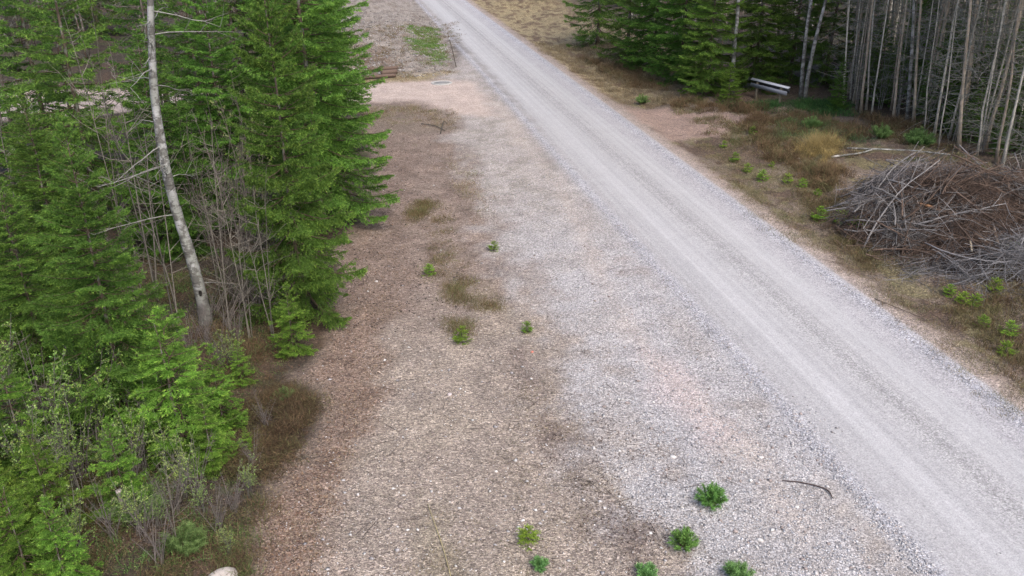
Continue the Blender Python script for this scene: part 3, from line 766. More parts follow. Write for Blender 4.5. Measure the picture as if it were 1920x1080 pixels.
# ------------------------------------------------------------------ bare saplings and leafy shrubs on the left
BARE = [shrub_mesh('bare stems', 4.6, 3, 201, None, spread=.14, r0=.020, fork=16, barkc=(.17, .155, .13)),
        shrub_mesh('bare stems', 3.6, 5, 202, None, spread=.28, r0=.015, fork=14, barkc=(.15, .13, .11)),
        shrub_mesh('bare stems', 3.0, 6, 203, None, spread=.25, r0=.014, fork=12, lean=(.55, .05), barkc=(.19, .165, .14)),
        shrub_mesh('bare twigs', 1.3, 12, 204, None, spread=.5, r0=.008, fork=8, barkc=(.16, .14, .13))]
bare = [(0, 300, 560, 'bare grey sapling left of the birch, its stem crossing the pale bark', .3, 1.15),
        (0, 330, 600, 'thin bare sapling close against the birch trunk', 1.9, 1.0),
        (1, 430, 560, 'bare bushy sapling just right of the birch', 2.5, 1.1),
        (1, 470, 520, 'bare thicket sapling between the birch and the dense spruces', 4.1, 1.2),
        (2, 400, 585, 'bare shrub with straight branches slanting right from the birch foot', 0, 1.05),
        (2, 420, 610, 'low bare shrub slanting right towards the feathery spruce', .25, .85),
        (1, 440, 400, 'tall bare sapling in the back of the thicket', .7, 1.4),
        (0, 510, 640, 'single bare stem rising before the feathery spruce', 3.3, .75),
        (1, 380, 470, 'bare sapling half hidden behind the birch trunk', 5.2, 1.2),
        (0, 240, 470, 'bare sapling between the pointed spruce and the pale clearing', 4.6, 1.2),
        (1, 490, 430, 'bare sapling with brown twigs beside the tall dense spruce', 1.1, 1.3),
        (1, 350, 420, 'bare sapling rising behind the birch towards the clearing', 3.9, 1.3),
        (3, 445, 640, 'knee high tangle of bare twigs right of the birch foot', 0, .9),
        (3, 480, 600, 'bare twig tangle left of the smallest bright spruce', 2, 1.0),
        (3, 420, 690, 'bare twig tangle under the spreading young spruce', 4, .8),
        (3, 250, 905, 'grey bare twig bush in front of the spreading spruce', 1, .9),
        (3, 370, 930, 'bare twig bush left of the brown heather', 3, .8),
        (3, 215, 1010, 'grey bare twigs left of the soft pine seedlings', 5, .7),
        (3, 440, 960, 'thin bare twigs at the lower end of the heather', .6, .6),
        (3, 300, 1060, 'bare twigs at the bottom of the picture near the pale boulder', 2.4, .7),
        (0, 130, 980, 'dark bare stems rising above the bright corner spruce', 5.0, .45),
        (0, 330, 1020, 'dark thin bare stems beside the round pine seedling', 2.0, .35)]
bare += [(1, 455, 470, 'twiggy bare sapling in the dark middle of the thicket', 0.2, 1.2), (1, 415, 500, 'twiggy bare sapling right behind the birch foot', 2.9, 1.1), (1, 500, 560, 'twiggy bare sapling touching the feathery spruce', 4.9, 1.0),
         (1, 480, 380, 'high bare sapling at the back of the thicket, right side', 1.6, 1.5), (1, 400, 350, 'high bare sapling at the back of the thicket, left side', 3.6, 1.5), (2, 440, 570, 'bare shrub slanting right in mid thicket', .1, 1.1),
         (0, 430, 620, 'slim bare stems in the front of the thicket', 1.4, .9), (0, 470, 640, 'slim bare stems left of the smallest bright spruce', 4.4, .8), (1, 270, 620, 'bare twiggy sapling left of the birch foot', 5.6, .9), (0, 60, 560, 'grey bare sapling at the left edge under the thin trunks', 2.2, 1.0),
         (3, 180, 760, 'grey bare twigs among the leafing shrubs', .9, 1.3), (3, 300, 830, 'grey bare twigs before the spreading spruce', 2.9, 1.1), (3, 100, 820, 'grey bare twigs low at the left', 4.9, 1.3)]
bare += [(3, 385, 640, 'tangle of bare twigs right before the birch foot', 1.1, .8), (3, 360, 670, 'tangle of bare twigs left below the birch foot', 3.1, .8), (3, 330, 960, 'bare brown twigs beside the weathered stump', .4, .7), (3, 410, 1000, 'bare brown twigs above the pale boulder', 1.9, .6),
         (3, 270, 1010, 'bare brown twigs between the two soft pines', 2.7, .6), (3, 160, 900, 'bare twigs under the leafing shrubs', 3.9, .9), (3, 500, 800, 'bare twigs rising from the heather', 5.1, .5), (3, 480, 880, 'bare twigs at the heather edge', 4.1, .5)]
for k, x, y, l, rz, s in bare:
    e = link('bare_sapling', None, None, px(x, y), rz, s, l, 'sapling', 'bare saplings and twig bushes in the left thicket')
    link('stems', BARE[k], e)
LEAFY = [shrub_mesh('leafy stems', 2.0, 7, 211, (.26, .38, .09), 5, spread=.3, r0=.011, fork=14, leaf=.034, barkc=(.15, .14, .12)),
         shrub_mesh('leafy stems', 1.4, 8, 212, (.30, .40, .12), 4, spread=.4, r0=.009, fork=13, leaf=.030, barkc=(.17, .16, .14)),
         shrub_mesh('leafy stems', 3.4, 4, 213, (.24, .30, .10), 4, spread=.2, r0=.016, fork=16, leaf=.045, barkc=(.16, .14, .11))]
leafy = [(0, 40, 830, 'yellow green leafing shrub at the left picture edge', 0, 1.0), (0, 110, 860, 'leafing shrub below the tall pointed spruce', 1.2, 1.05),
         (0, 180, 850, 'leafing shrub with grey stems under the pointed spruce', 2.2, .9), (1, 270, 880, 'pale leafing shrub before the spreading young spruce', 3.0, 1.0),
         (1, 330, 900, 'low leafing shrub below the small yellow green spruce', 4.3, .8), (1, 60, 930, 'low leafing shrub above the soft corner spruce', .5, 1.1),
         (1, 440, 700, 'sparse shrub with pale round leaves in the dark thicket', 5.3, .75), (2, 530, 560, 'tall shrub with olive young leaves against the feathery spruce', 1.4, 1.0),
         (2, 500, 470, 'tall olive leafed shrub in front of the tall dense spruce', 2.6, 1.25), (2, 440, 330, 'tall thin leafing shrub behind the thicket', 3.7, 1.3),
         (0, 150, 930, 'thin leafing shrub between the left spruces and the bare twigs', 3.6, .8), (2, 560, 400, 'tall leafing shrub beside the dark spruce near the side track', 5.0, 1.2)]
leafy += [(1, 260, 1000, 'yellow green leafing shrub before the soft pines', 5.0, .7), (1, 350, 930, 'leafing shrub between the spreading spruce and the heath', 2.0, .7), (1, 470, 930, 'low leafing shrub at the lower end of the heather', .9, .5), (1, 150, 1040, 'leafing shrub beside the bright bottom spruce', 3.4, .8), (1, 210, 900, 'leafing shrub beside the weathered stump', 1.9, .8), (1, 380, 960, 'small leafing shrub below the heather', 3.3, .5), (1, 300, 990, 'small leafing shrub between the soft pines', .3, .5), (1, 430, 1040, 'low leafing shrub above the pale boulder', 4.4, .4), (1, 20, 760, 'leafing shrub high at the left picture edge', 2.4, 1.2)]
for k, x, y, l, rz, s in leafy:
    e = link('leafing_shrub', None, None, px(x, y), rz, s, l, 'shrub', 'leafing shrubs in the left wood')
    link('stems', LEAFY[k], e)

# ------------------------------------------------------------------ tall stand: slender trunks, crowns above the view
class Tall: pass
TALL = []
for i in range(5):
    t = Tall(); H = [13, 12, 14, 11.5, 12.5][i]; t.H = H
    t.trunk, _ = trunk_mesh('slender trunk', H, [.044, .036, .05, .030, .040][i], [(.52, .46, .36), (.58, .54, .46), (.42, .35, .27), (.54, .50, .42), (.38, .31, .24)][i], M_BARK, 300 + i, .022, 6, ((0, 0), (.02, .01), (-.01, 0), (.03, -.02), (0, .02))[i],
                             dead=46, dead_z=(.5, 6.5), dead_l=(.3, 1.3), dcol=(.26, .25, .22))
    mb = MB(); spruce_crown(mb, H, 1.35, 320 + i, z0=.58, nwh=12, per=5, thin=.5, tw=.12, need=.10, bl=.14, bw=.035, around=2, dark=(.05, .10, .03), light=(.09, .16, .045), fresh=.3, wood=False)
    t.crown = mb.mesh('stand crown', [M_NEEDLE, M_TWIG]); TALL.append(t)
for i in range(3):      # dark trunked kinds for the left wood
    t = Tall(); t.H = TALL[i].H; t.crown = TALL[i].crown
    t.trunk, _ = trunk_mesh('dark trunk', t.H, (.06, .05, .08)[i], ((.10, .075, .058), (.13, .11, .09), (.085, .06, .048))[i], M_BARK, 340 + i, .02, 7, (0, 0), dead=40, dead_z=(.6, 6.5), dead_l=(.3, 1.2), dcol=(.15, .135, .12))
    TALL.append(t)
def tall(x, y, i, s, rz, label, group, r, name='slender_tree'):
    e = link(name, None, None, (x, y, float(terrain(x, y))), 0, s, label, 'tree', group)
    e.rotation_mode = 'ZYX'; e.rotation_euler = (r.normal() * .025, (-.07 if x > 0 else 0) + r.normal() * .03, rz); g_ = r.uniform(.7, 1.35); e.scale = (s * g_, s * g_, s)
    link('trunk', TALL[i].trunk, e); link('crown', TALL[i].crown, e)
    return e
rt = np.random.default_rng(55)
def edge_y(x): return np.interp(x, [1380, 1590, 1720, 1800, 1930, 2200], [150, 195, 235, 285, 325, 400])
n = 0; used = []; front = []
while n < 170:
    x = rt.uniform(1580, 2080); y = edge_y(x) - (rt.uniform(0, 1) ** 1.6) * 170
    a = (x - 960) / FPX; b = (540 - y) / FPX; t = (CAM_H - .6) / (SP - b * CP); wx, wy = a * t, (CP + b * SP) * t
    if any((wx - q[0]) ** 2 + (wy - q[1]) ** 2 < .45 ** 2 for q in used): continue
    used.append((wx, wy)); n += 1
    o_ = tall(wx, wy, int(rt.integers(0, 5)), rt.uniform(.85, 1.15), rt.uniform(0, 6.28), 'slender grey trunk inside the dense stand above the brush pile', 'slender trunks of the right stand', rt)
    if edge_y(x) - y < 22 and x < 1930: front.append((x, o_))
n = 0
while n < 34:
    x = rt.uniform(1180, 1600); y = edge_y(x) - rt.uniform(20, 120)
    a = (x - 960) / FPX; b = (540 - y) / FPX; t = (CAM_H - .6) / (SP - b * CP); wx, wy = a * t, (CP + b * SP) * t
    if uv(wx, wy)[1] < 9 or any((wx - q[0]) ** 2 + (wy - q[1]) ** 2 < .8 for q in used): continue
    used.append((wx, wy)); n += 1
    tall(wx, wy, int(rt.integers(0, 5)), rt.uniform(.9, 1.2), rt.uniform(0, 6.28), 'dark trunk deep in the wood behind the right edge spruces', 'trunks behind the right edge spruces', rt)
n = 0; lfront = []
while n < 46:
    x = rt.uniform(-160, 540); y = rt.uniform(235, 400) if rt.uniform() < .45 else rt.uniform(60, 150)
    a = (x - 960) / FPX; b = (540 - y) / FPX; t = CAM_H / (SP - b * CP); wx, wy = a * t, (CP + b * SP) * t
    if any((wx - q[0]) ** 2 + (wy - q[1]) ** 2 < .8 for q in used): continue
    if 150 < x < 290 and y > 235: continue
    used.append((wx, wy)); n += 1
    near = y > 235
    o_ = tall(wx, wy, (5, 6, 7)[int(rt.integers(0, 3))], rt.uniform(.85, 1.25), rt.uniform(0, 6.28), 'thin dark trunk in the left wood in front of the pale side track' if near else 'dark trunk in the left wood beyond the pale side track',
         'left wood trunks before the side track' if near else 'left wood trunks beyond the side track', rt)
    if near: lfront.append((x, o_))

ORD = 'first second third fourth fifth sixth seventh eighth ninth tenth eleventh twelfth thirteenth fourteenth fifteenth sixteenth seventeenth eighteenth nineteenth twentieth'.split()
ORD += ['twenty-' + w for w in ORD[:9]] + ['thirtieth'] + ['thirty-' + w for w in ORD[:9]] + ['fortieth'] + ['forty-' + w for w in ORD[:9]]
for lst, tx in ((front, '%s trunk from the left along the front of the right stand'), (lfront, '%s thin dark trunk from the left, before the pale side track')):
    for i, (x, o_) in enumerate(sorted(lst, key=lambda q: q[0])): o_['label'] = tx % ORD[i]

# far trees on both sides of the road, further off than the side track
n = 0
while n < 90:
    u = rt.uniform(52, 125); left = rt.uniform() < .45
    v = -rt.uniform(10, 42) if left else rt.uniform(7.5, 45)
    if not left and u < 62 and v < 12: continue
    wx, wy = xy(u, v)
    if any((wx - q[0]) ** 2 + (wy - q[1]) ** 2 < 2.2 for q in used): continue
    used.append((wx, wy)); n += 1
    p = (wx, wy, float(terrain(wx, wy)))
    place(SF, p, rt.uniform(7, 13), 'distant spruce beyond the left side track' if left else 'distant spruce in the wood far up the right side of the road',
          'distant spruces left' if left else 'distant spruces right', rt.uniform(0, 6.28), name='distant_spruce')
# a tangle of thin dead saplings low in the stand
n = 0
DEADS = [shrub_mesh('dead thicket', 2.4, 6, 231, None, spread=.25, r0=.012, fork=10, barkc=(.22, .21, .19)), shrub_mesh('dead thicket', 3.4, 5, 232, None, spread=.10, r0=.014, fork=8, barkc=(.24, .225, .20))]
thick = [(1605, 205, 1, 'clump of thin grey stems growing from one foot right of the young spruce'), (1680, 222, 0, 'grey dead sapling at the dark edge of the stand'), (1735, 240, 0, 'forked dead sapling leaning before the stand above the pile'),
         (1790, 265, 0, 'dead twiggy sapling at the stand edge right of the pale birch'), (1840, 285, 0, 'dead brush at the stand foot behind the pile'), (1880, 300, 0, 'dead brush in the stand near the right picture edge'),
         (1910, 315, 1, 'thin dead stems at the right picture edge behind the pile'), (1650, 205, 0, 'grey dead twigs in the shade between the stem clump and the stand'), (1760, 245, 1, 'upright dead stems in the stand behind the pale birch')]
for i, (x, y, k, l) in enumerate(thick):
    e = link('dead_sapling', None, None, px(x, y), i * 1.3, 1.0, l, 'sapling', 'dead saplings along the right stand'); link('stems', DEADS[k], e)

# ------------------------------------------------------------------ heath, grass and low carpets (uncountable ground cover)
def tufts(name, polys, n, h, w, cols, label, nb=26, spread=.9, seed=0, box=None, curl=.3, leafy=0, tuft_r=.05, material=None):
    r = np.random.default_rng(seed); mb = MB()
    allp = []
    for poly in polys:
        A = np.array(poly, float); wp = np.array([px(*q)[:2] for q in poly]); ar = lambda P: abs(np.sum(P[:, 0] * np.roll(P[:, 1], 1) - P[:, 1] * np.roll(P[:, 0], 1)))
        tot = sum(ar(np.array([px(*q)[:2] for q in p2])) for p2 in polys); cnt = int(n * ar(wp) / tot) + 1; got = 0
        tries = 0
        while got < cnt and tries < 60:
            tries += 1
            X = r.uniform(wp[:, 0].min(), wp[:, 0].max(), 400); Y = r.uniform(wp[:, 1].min(), wp[:, 1].max(), 400)
            k = wmask(X, Y, wp, .5, .8, seed) * (.35 + .65 * sstep(.35, .6, fbm(X * 2.2, Y * 2.2, 33, 3))) > r.uniform(.1, .95, 400)
            q = np.stack([X[k], Y[k], terrain(X[k], Y[k])], 1)[:cnt - got]
            allp.append(q); got += len(q)
    T = np.concatenate(allp); N = len(T)
    lump = sstep(.3, .7, fbm(T[:, 0] * 2.2, T[:, 1] * 2.2, 33, 3)); sz = r.uniform(.5, 1.2, N) * (.45 + .9 * lump)
    ci = np.array(cols)[r.integers(0, len(cols), N)] * r.uniform(.75, 1.25, (N, 1))
    ii = np.repeat(np.arange(N), nb)
    off = r.normal(size=(len(ii), 3)) * tuft_r; off[:, 2] = -.01
    d = r.normal(size=(len(ii), 3)) * spread * .5; d[:, 2] = 1.0
    d = unit(d); L = h * sz[ii] * r.uniform(.5, 1.15, len(ii))
    P0 = T[ii] + off * (1 + sz[ii])[:, None]
    P1 = P0 + d * (L * .6)[:, None]
    mb.blades(P0, d, L * .62 + .01, w, ci[ii] * r.uniform(.7, 1.1, (len(ii), 1)), 0, r)
    d2 = d + r.normal(size=d.shape) * curl; d2[:, 2] -= curl * .8
    mb.blades(P1 - d * (L * .12)[:, None], d2, L * .5, w * .85, ci[ii] * r.uniform(.85, 1.3, (len(ii), 1)), 0, r)
    if leafy:
        k = r.uniform(size=len(ii)) < leafy
        mb.leaves(P1[k], d[k] + r.normal(size=(k.sum(), 3)) * .7, .02, .013, ci[ii][k] * r.uniform(.9, 1.5, (k.sum(), 1)), 0, .5, r)
    return link(name, mb.mesh(name, [material or M_DRY]), label=label, cat=None, kind='stuff')
HEATH = [(.12, .08, .05), (.16, .105, .06), (.20, .135, .08), (.13, .12, .06)]
OLIVE = [(.18, .16, .075), (.14, .12, .06), (.22, .18, .10)]
STRAW = [(.34, .28, .17), (.28, .22, .13), (.22, .18, .12), (.30, .26, .18)]
GOLD = [(.36, .27, .11), (.32, .25, .12)]
tufts('heather', [[(450, 770), (500, 710), (570, 740), (585, 800), (570, 850), (520, 880), (440, 900), (420, 860)]], 560, .32, .0065, HEATH + [(.16, .15, .07), (.10, .075, .05), (.08, .055, .04)], 'brown heather at the edge of the lay-by', 40, 1.15, 1, curl=.6)
tufts('heather', [[(380, 930), (500, 940), (480, 1070), (440, 1100), (250, 1100), (330, 1000)], [(60, 860), (230, 900), (260, 1000), (150, 1080), (0, 1040)]], 420, .22, .007, HEATH + OLIVE + [(.15, .20, .07), (.12, .19, .06)], 'low brown heath in the bottom left', 22, .9, 2)
tufts('heather', [[(785, 380), (815, 430), (830, 520), (850, 570), (940, 585), (900, 545), (850, 480), (800, 400)], [(835, 600), (880, 605), (885, 640), (840, 635)], [(770, 380), (790, 375), (795, 430), (770, 430)]], 750, .13, .007, OLIVE + HEATH + [(.15, .17, .07)], 'strip of low heath across the lay-by', 22, 1.0, 3)
tufts('heather', [[(1380, 235), (1450, 215), (1520, 225), (1500, 255), (1420, 262)], [(1280, 190), (1400, 195), (1440, 212), (1370, 212), (1260, 200)], [(1080, 110), (1180, 130), (1260, 170), (1180, 160)], [(1600, 215), (1700, 235), (1720, 260), (1640, 240)], [(1400, 262), (1540, 300), (1600, 330), (1560, 360), (1450, 310)], [(1480, 225), (1600, 235), (1640, 262), (1560, 262)]], 1700, .36, .014, HEATH, 'brown heather patches on the right bank', 22, .8, 4)
tufts('heather', [[(1740, 560), (1800, 520), (1920, 480), (1990, 560), (1960, 760), (1900, 730), (1840, 660), (1780, 610)], [(1690, 330), (1560, 420), (1650, 470), (1700, 520), (1640, 520), (1540, 430), (1500, 360)]], 800, .24, .009, HEATH + OLIVE, 'heath around the brush pile', 24, .9, 5)
tufts('dry_grass', [[(1000, 80), (1140, 80), (1290, 170), (1300, 195), (1170, 195), (1060, 120)]], 1500, .24, .014, STRAW, 'straw coloured grass on the far right bank', 16, 1.0, 6)
tufts('dry_grass', [[(1300, 270), (1380, 290), (1500, 380), (1640, 480), (1760, 600), (1920, 740), (1920, 780), (1800, 690), (1600, 540), (1450, 420), (1330, 330)], [(1300, 260), (1450, 265), (1540, 300), (1600, 380), (1700, 520), (1560, 430), (1400, 320)], [(1400, 255), (1560, 300), (1620, 400), (1720, 540), (1640, 520), (1480, 390)]], 3400, .12, .007, STRAW + HEATH + [(.20, .20, .10), (.14, .16, .07)], 'thin dry grass along the right road edge', 16, 1.3, 7)
tufts('dry_grass', [[(1500, 285), (1540, 268), (1572, 285), (1560, 305), (1510, 308)]], 60, .55, .010, GOLD, 'golden grass tussock beside the brush pile', 60, .9, 8)
tufts('dry_grass', [[(650, 470), (700, 470), (680, 700), (600, 760), (540, 960), (520, 1080), (640, 1080), (720, 800), (740, 560)], [(1000, 600), (1060, 740), (1200, 980), (1280, 1080), (900, 1080), (930, 760)], [(760, 900), (880, 900), (900, 1090), (760, 1090)], [(780, 920), (830, 920), (880, 1090), (800, 1090)]], 2000, .07, .005, STRAW + HEATH + [(.18, .17, .08)], 'sparse dry grass on the trodden lay-by', 10, 1.8, 9)
tufts('dry_grass', [[(655, 150), (860, 132), (800, 148), (660, 160)], [(720, 250), (880, 300), (930, 420), (880, 380), (820, 280)], [(650, 205), (760, 197), (860, 215), (860, 245), (780, 235), (660, 222)]], 900, .14, .010, STRAW + HEATH + [(.22, .23, .11), (.16, .18, .10)], 'pale grass by the left side track', 12, 1.2, 10)
tufts('dry_grass', [[(640, 140), (650, 80), (760, 85), (850, 95), (855, 128), (760, 142)], [(620, 60), (860, 40), (860, 80), (640, 90)]], 900, .16, .016, STRAW + HEATH + HEATH, 'brown grass and heath on the stony bank beyond the side track', 12, 1.2, 17)
tufts('green_grass', [[(760, 82), (800, 76), (850, 112), (812, 122)], [(750, 50), (810, 50), (840, 95), (780, 92)]], 1500, .10, .02, [(.16, .30, .06), (.12, .24, .05), (.24, .30, .10)], 'fresh green grass on the stony bank beyond the side track', 18, 1.0, 11, material=M_LEAF)
tufts('lingonberry', [[(1360, 188), (1450, 192), (1560, 196), (1620, 215), (1540, 222), (1440, 210), (1370, 202)]], 600, .26, .016, [(.09, .19, .055), (.12, .24, .07), (.07, .15, .05)], 'green berry shrubs under the narrow board', 14, 1.0, 12, leafy=.8, material=M_LEAF)
tufts('lingonberry', [[(1440, 235), (1500, 225), (1600, 245), (1620, 275), (1540, 270), (1460, 262)]], 330, .30, .012, [(.15, .22, .08), (.18, .24, .13), (.12, .17, .08), (.22, .28, .09)], 'grey green low shrubs left of the brush pile', 20, 1.0, 13, leafy=.8, material=M_LEAF)
tufts('heather', [[(380, 700), (560, 660), (560, 720), (450, 760)], [(30, 560), (110, 540), (120, 640), (40, 660)], [(400, 620), (500, 600), (500, 680), (420, 690)]], 240, .25, .008, HEATH, 'brown undergrowth beneath the left thicket', 20, 1.0, 14)

tufts('undergrowth', [[(0, 480), (380, 480), (560, 560), (560, 690), (430, 780), (380, 900), (200, 1000), (0, 1000)], [(60, 900), (420, 900), (470, 1000), (420, 1100), (0, 1100)]], 2000, .22, .008, HEATH + OLIVE + [(.14, .24, .06), (.12, .21, .06), (.18, .26, .08), (.10, .17, .05)], 'mixed low undergrowth on the left forest floor', 18, 1.3, 15, leafy=.9, material=M_LEAF)
tufts('undergrowth', [[(1640, 225), (1760, 255), (1800, 300), (1920, 330), (1980, 400), (1900, 380), (1780, 290), (1650, 260)], [(1260, 205), (1450, 240), (1560, 250), (1620, 290), (1500, 300), (1380, 270)]], 2200, .20, .011, STRAW + HEATH + HEATH + [(.16, .20, .07), (.14, .18, .06)], 'straw and heath along the foot of the right stand', 14, 1.0, 16)
# ------------------------------------------------------------------ brush pile
rb = np.random.default_rng(77)
c0 = px(1822, 436); PC = np.array(c0[:2]); AX, AY, PH = 2.85, 3.3, 1.3
def heap(x, y):
    dx = (x - PC[0]) / AX; dy = (y - PC[1] - .5) / AY; wob = 1 + .5 * (fbm(np.arctan2(dy, dx) * 1.3 + 5, np.asarray(dx) * 0, 27, 2) - .5); dx = dx * wob; dy = dy * wob
    q = np.clip(1 - dx * dx - dy * dy, 0, 1)
    n_ = fbm(np.asarray(x) * .75, np.asarray(y) * .75, 21, 3); n3 = fbm(np.asarray(x) * 2.2, np.asarray(y) * 2.2, 23, 2)
    return terrain(x, y) + PH * (.5 + .5 * sstep(-.6, .25, dy - .25 * dx)) * q ** .8 * (.72 + .4 * sstep(.25, .75, n_)) + .6 * (n3 - .5) * q ** .5
pile = link('brush_pile', None, None, c0, 0, 1, 'large heap of grey and brown cut branches on the right bank', 'brush pile')
O = np.array(c0)
cm = MB(); g1 = np.linspace(-1.05, 1.05, 46)
HX, HY = np.meshgrid(PC[0] + g1 * AX, PC[1] + .5 + g1 * AY, indexing='ij'); HT = terrain(HX, HY); HZ = HT + (heap(HX, HY) - HT) * .60 - .14 + rb.normal(size=HX.shape) * .035
id2 = np.arange(46 * 46).reshape(46, 46); qq = np.stack([id2[:-1, :-1], id2[1:, :-1], id2[1:, 1:], id2[:-1, 1:]], -1).reshape(-1, 4)
cm.add(np.stack([HX, HY, HZ], -1).reshape(-1, 3) - O, np.concatenate([qq[:, [0, 1, 2]], qq[:, [0, 2, 3]]]), np.array((.045, .034, .028)) * rb.uniform(.6, 1.4, (46 * 46, 1)))
link('needle_litter_core', cm.mesh('litter core', [M_TWIG]), pile)
def pick():
    while True:
        a, b = rb.uniform(-1.3, 1.3, 2)
        if a * a + b * b < rb.choice([.7, .85, .95, 1.0, 1.3]): return PC[0] + a * AX, PC[1] + .5 + b * AY
def lay_twig(l, az, x, y, lift=.03, bend=.15, k=6):
    t = np.linspace(-.5, .5, k); ca, sa_ = math.cos(az), math.sin(az); bd = rb.normal() * bend * l
    X = x + ca * l * t - sa_ * bd * (4 * t * t); Y = y + sa_ * l * t + ca * bd * (4 * t * t)
    Z = heap(X, Y); Zs = np.full(k, Z[k // 2]) + np.linspace(-1, 1, k) * (Z[-1] - Z[0]) * .42
    Zs = np.maximum(Z * .25 + Zs * .75 + lift + abs(rb.normal()) * .04 + rb.normal() * .32 * l * t + rb.normal(size=k) * .008, terrain(X, Y) + .01)
    return np.stack([X, Y, Zs], 1)
def tone(x, y):
    f = (y - PC[1]) / AY + .25 * (fbm(x * .9, y * .9, 90) - .5) * 2
    if f < -.42: c = (.20, .195, .20)
    elif f > .5: c = (.21, .195, .195)
    else: c = (.125, .088, .068)
    if fbm(x * 1.7, y * 1.7, 95) > .62: c = (.22, .21, .205)
    return np.array(c)
tw = MB()
for i in range(4800):
    x, y = pick(); az = rb.uniform(0, 6.28)
    l = rb.uniform(.25, 1.1) if i < 2300 else rb.uniform(.8, 1.7)
    p = lay_twig(l, az, x, y, rb.uniform(-.16, .06), .15); c = tone(x, y) * rb.uniform(.3, 1.5); r0 = rb.uniform(.003, .0075)
    tw.tube(p - O, np.linspace(r0, r0 * .4, 6), c, 3, 0, False)
    if i % 3 == 0:
        for j in range(5):
            b = p[1 + j % 5]; d = unit((p[-1] - p[0]) * .6 / l + rb.normal(size=3) * .6); ll = l * rb.uniform(.15, .35)
            tw.tube(np.stack([b, b + d * ll * .5, b + d * ll + [0, 0, -.02]]) - O, [r0 * .6, r0 * .45, r0 * .25], c * rb.uniform(.8, 1.2), 3, 0, False)
link('twigs', tw.mesh('twig heap', [M_TWIG]), pile, kind='stuff')
for i in range(210):
    x, y = pick(); az = rb.normal(-.2, .8) if rb.uniform() < .45 else rb.uniform(0, 6.28); l = rb.uniform(.8, 2.3)
    p = lay_twig(l, az, x, y, rb.uniform(-.06, .06), .09, 8); p[:, 2] += np.linspace(0, 1, 8) * rb.uniform(0, .35); c = tone(x, y) * rb.uniform(.4, 1.2); r0 = rb.uniform(.008, .028)
    b = MB(); b.tube(p - O, np.linspace(r0, r0 * .35, 8), c, 6, 0)
    for j in range(7):
        q = p[1 + j % 6]; d = unit((p[-1] - p[0]) / l + rb.normal(size=3) * np.array([.6, .6, .35])); ll = l * rb.uniform(.12, .45)
        b.tube(np.stack([q, q + d * ll * .5 + rb.normal(size=3) * .02, q + d * ll + rb.normal(size=3) * .04]) - O, [r0 * .45, r0 * .3, r0 * .15], c, 4, 0)
    link('branch', b.mesh('branch', [M_TWIG], True), pile)
def pole(name, pix, hs, rads, cols, label, cat, m, group=None, n=8):
    """a stick through pixel marks, each at height h over the terrain"""
    P = []
    for (x, y), h in zip(pix, hs):
        q = px(x, y, h); P.append((q[0], q[1], q[2] + h))
    P = np.array(P); o = P[0].copy()
    k = np.linspace(0, len(P) - 1, max(8, len(P) * 3)); Q = np.stack([np.interp(k, np.arange(len(P)), P[:, c]) for c in range(3)], 1)
    Q[1:-1] = (Q[:-2] + 2 * Q[1:-1] + Q[2:]) / 4
    rr_ = np.interp(k, np.arange(len(P)), np.broadcast_to(rads, (len(P),))); cc = np.stack([np.interp(k, np.arange(len(P)), np.array(cols)[:, c]) for c in range(3)], 1)
    b = MB(); b.tube(Q - o, rr_, cc, n, 0)
    return link(name, b.mesh(name, [m], True), None, tuple(o), 0, 1, label, cat, group)
for i in range(70):      # stubs and forked ends poking out of the heap
    x, y = pick(); l = rb.uniform(.35, 1.0); az = rb.uniform(0, 6.28); el = rb.uniform(.1, .9); r0 = rb.uniform(.007, .018)
    z = float(heap(x, y)); d = np.array([math.cos(az) * math.cos(el), math.sin(az) * math.cos(el), math.sin(el)]); t = np.linspace(-.5, .5, 5)[:, None]
    p = np.array([x, y, z - .05]) + d * l * t + rb.normal(size=(5, 3)) * .015; c = tone(x, y) * rb.uniform(.5, 1.4)
    b = MB(); b.tube(p - O, np.linspace(r0, r0 * .5, 5), c, 5, 0)
    for j in range(3):
        q = p[2 + j % 3]; d2 = unit(d + rb.normal(size=3) * .6) * l * rb.uniform(.2, .5)
        b.tube(np.stack([q, q + d2 * .5, q + d2 + rb.normal(size=3) * .03]) - O, [r0 * .5, r0 * .35, r0 * .2], c, 4, 0)
    link('branch', b.mesh('branch', [M_TWIG], True), pile)
def on_heap(pix):
    """photo pixels -> points lying on the heap; a mark beside the heap takes the distance of its neighbour on it"""
    out = []
    for x, y in pix:
        a = (x - 960) / FPX; b = (540 - y) / FPX; d = np.array([a, CP + b * SP, -SP + b * CP])
        T_ = np.linspace(8, 34, 1400); Q = d[None] * T_[:, None] + np.array([0, 0, CAM_H])
        i = np.argmax(Q[:, 2] < heap(Q[:, 0], Q[:, 1])); q = Q[i]
        out.append((q, float(heap(q[0], q[1]) - terrain(q[0], q[1])) > .12, d))
    good = [i for i, o_ in enumerate(out) if o_[1]]
    for i, (q, ok, d) in enumerate(out):
        if not ok and good:
            j = min(good, key=lambda g: abs(g - i)); t_ = out[j][0][1] / d[1] * 1.0
            q = d * t_ + np.array([0, 0, CAM_H]); q[2] = max(q[2], float(terrain(q[0], q[1])) + .05)
            out[i] = (q, True, d)
    return np.array([o_[0] for o_ in out])
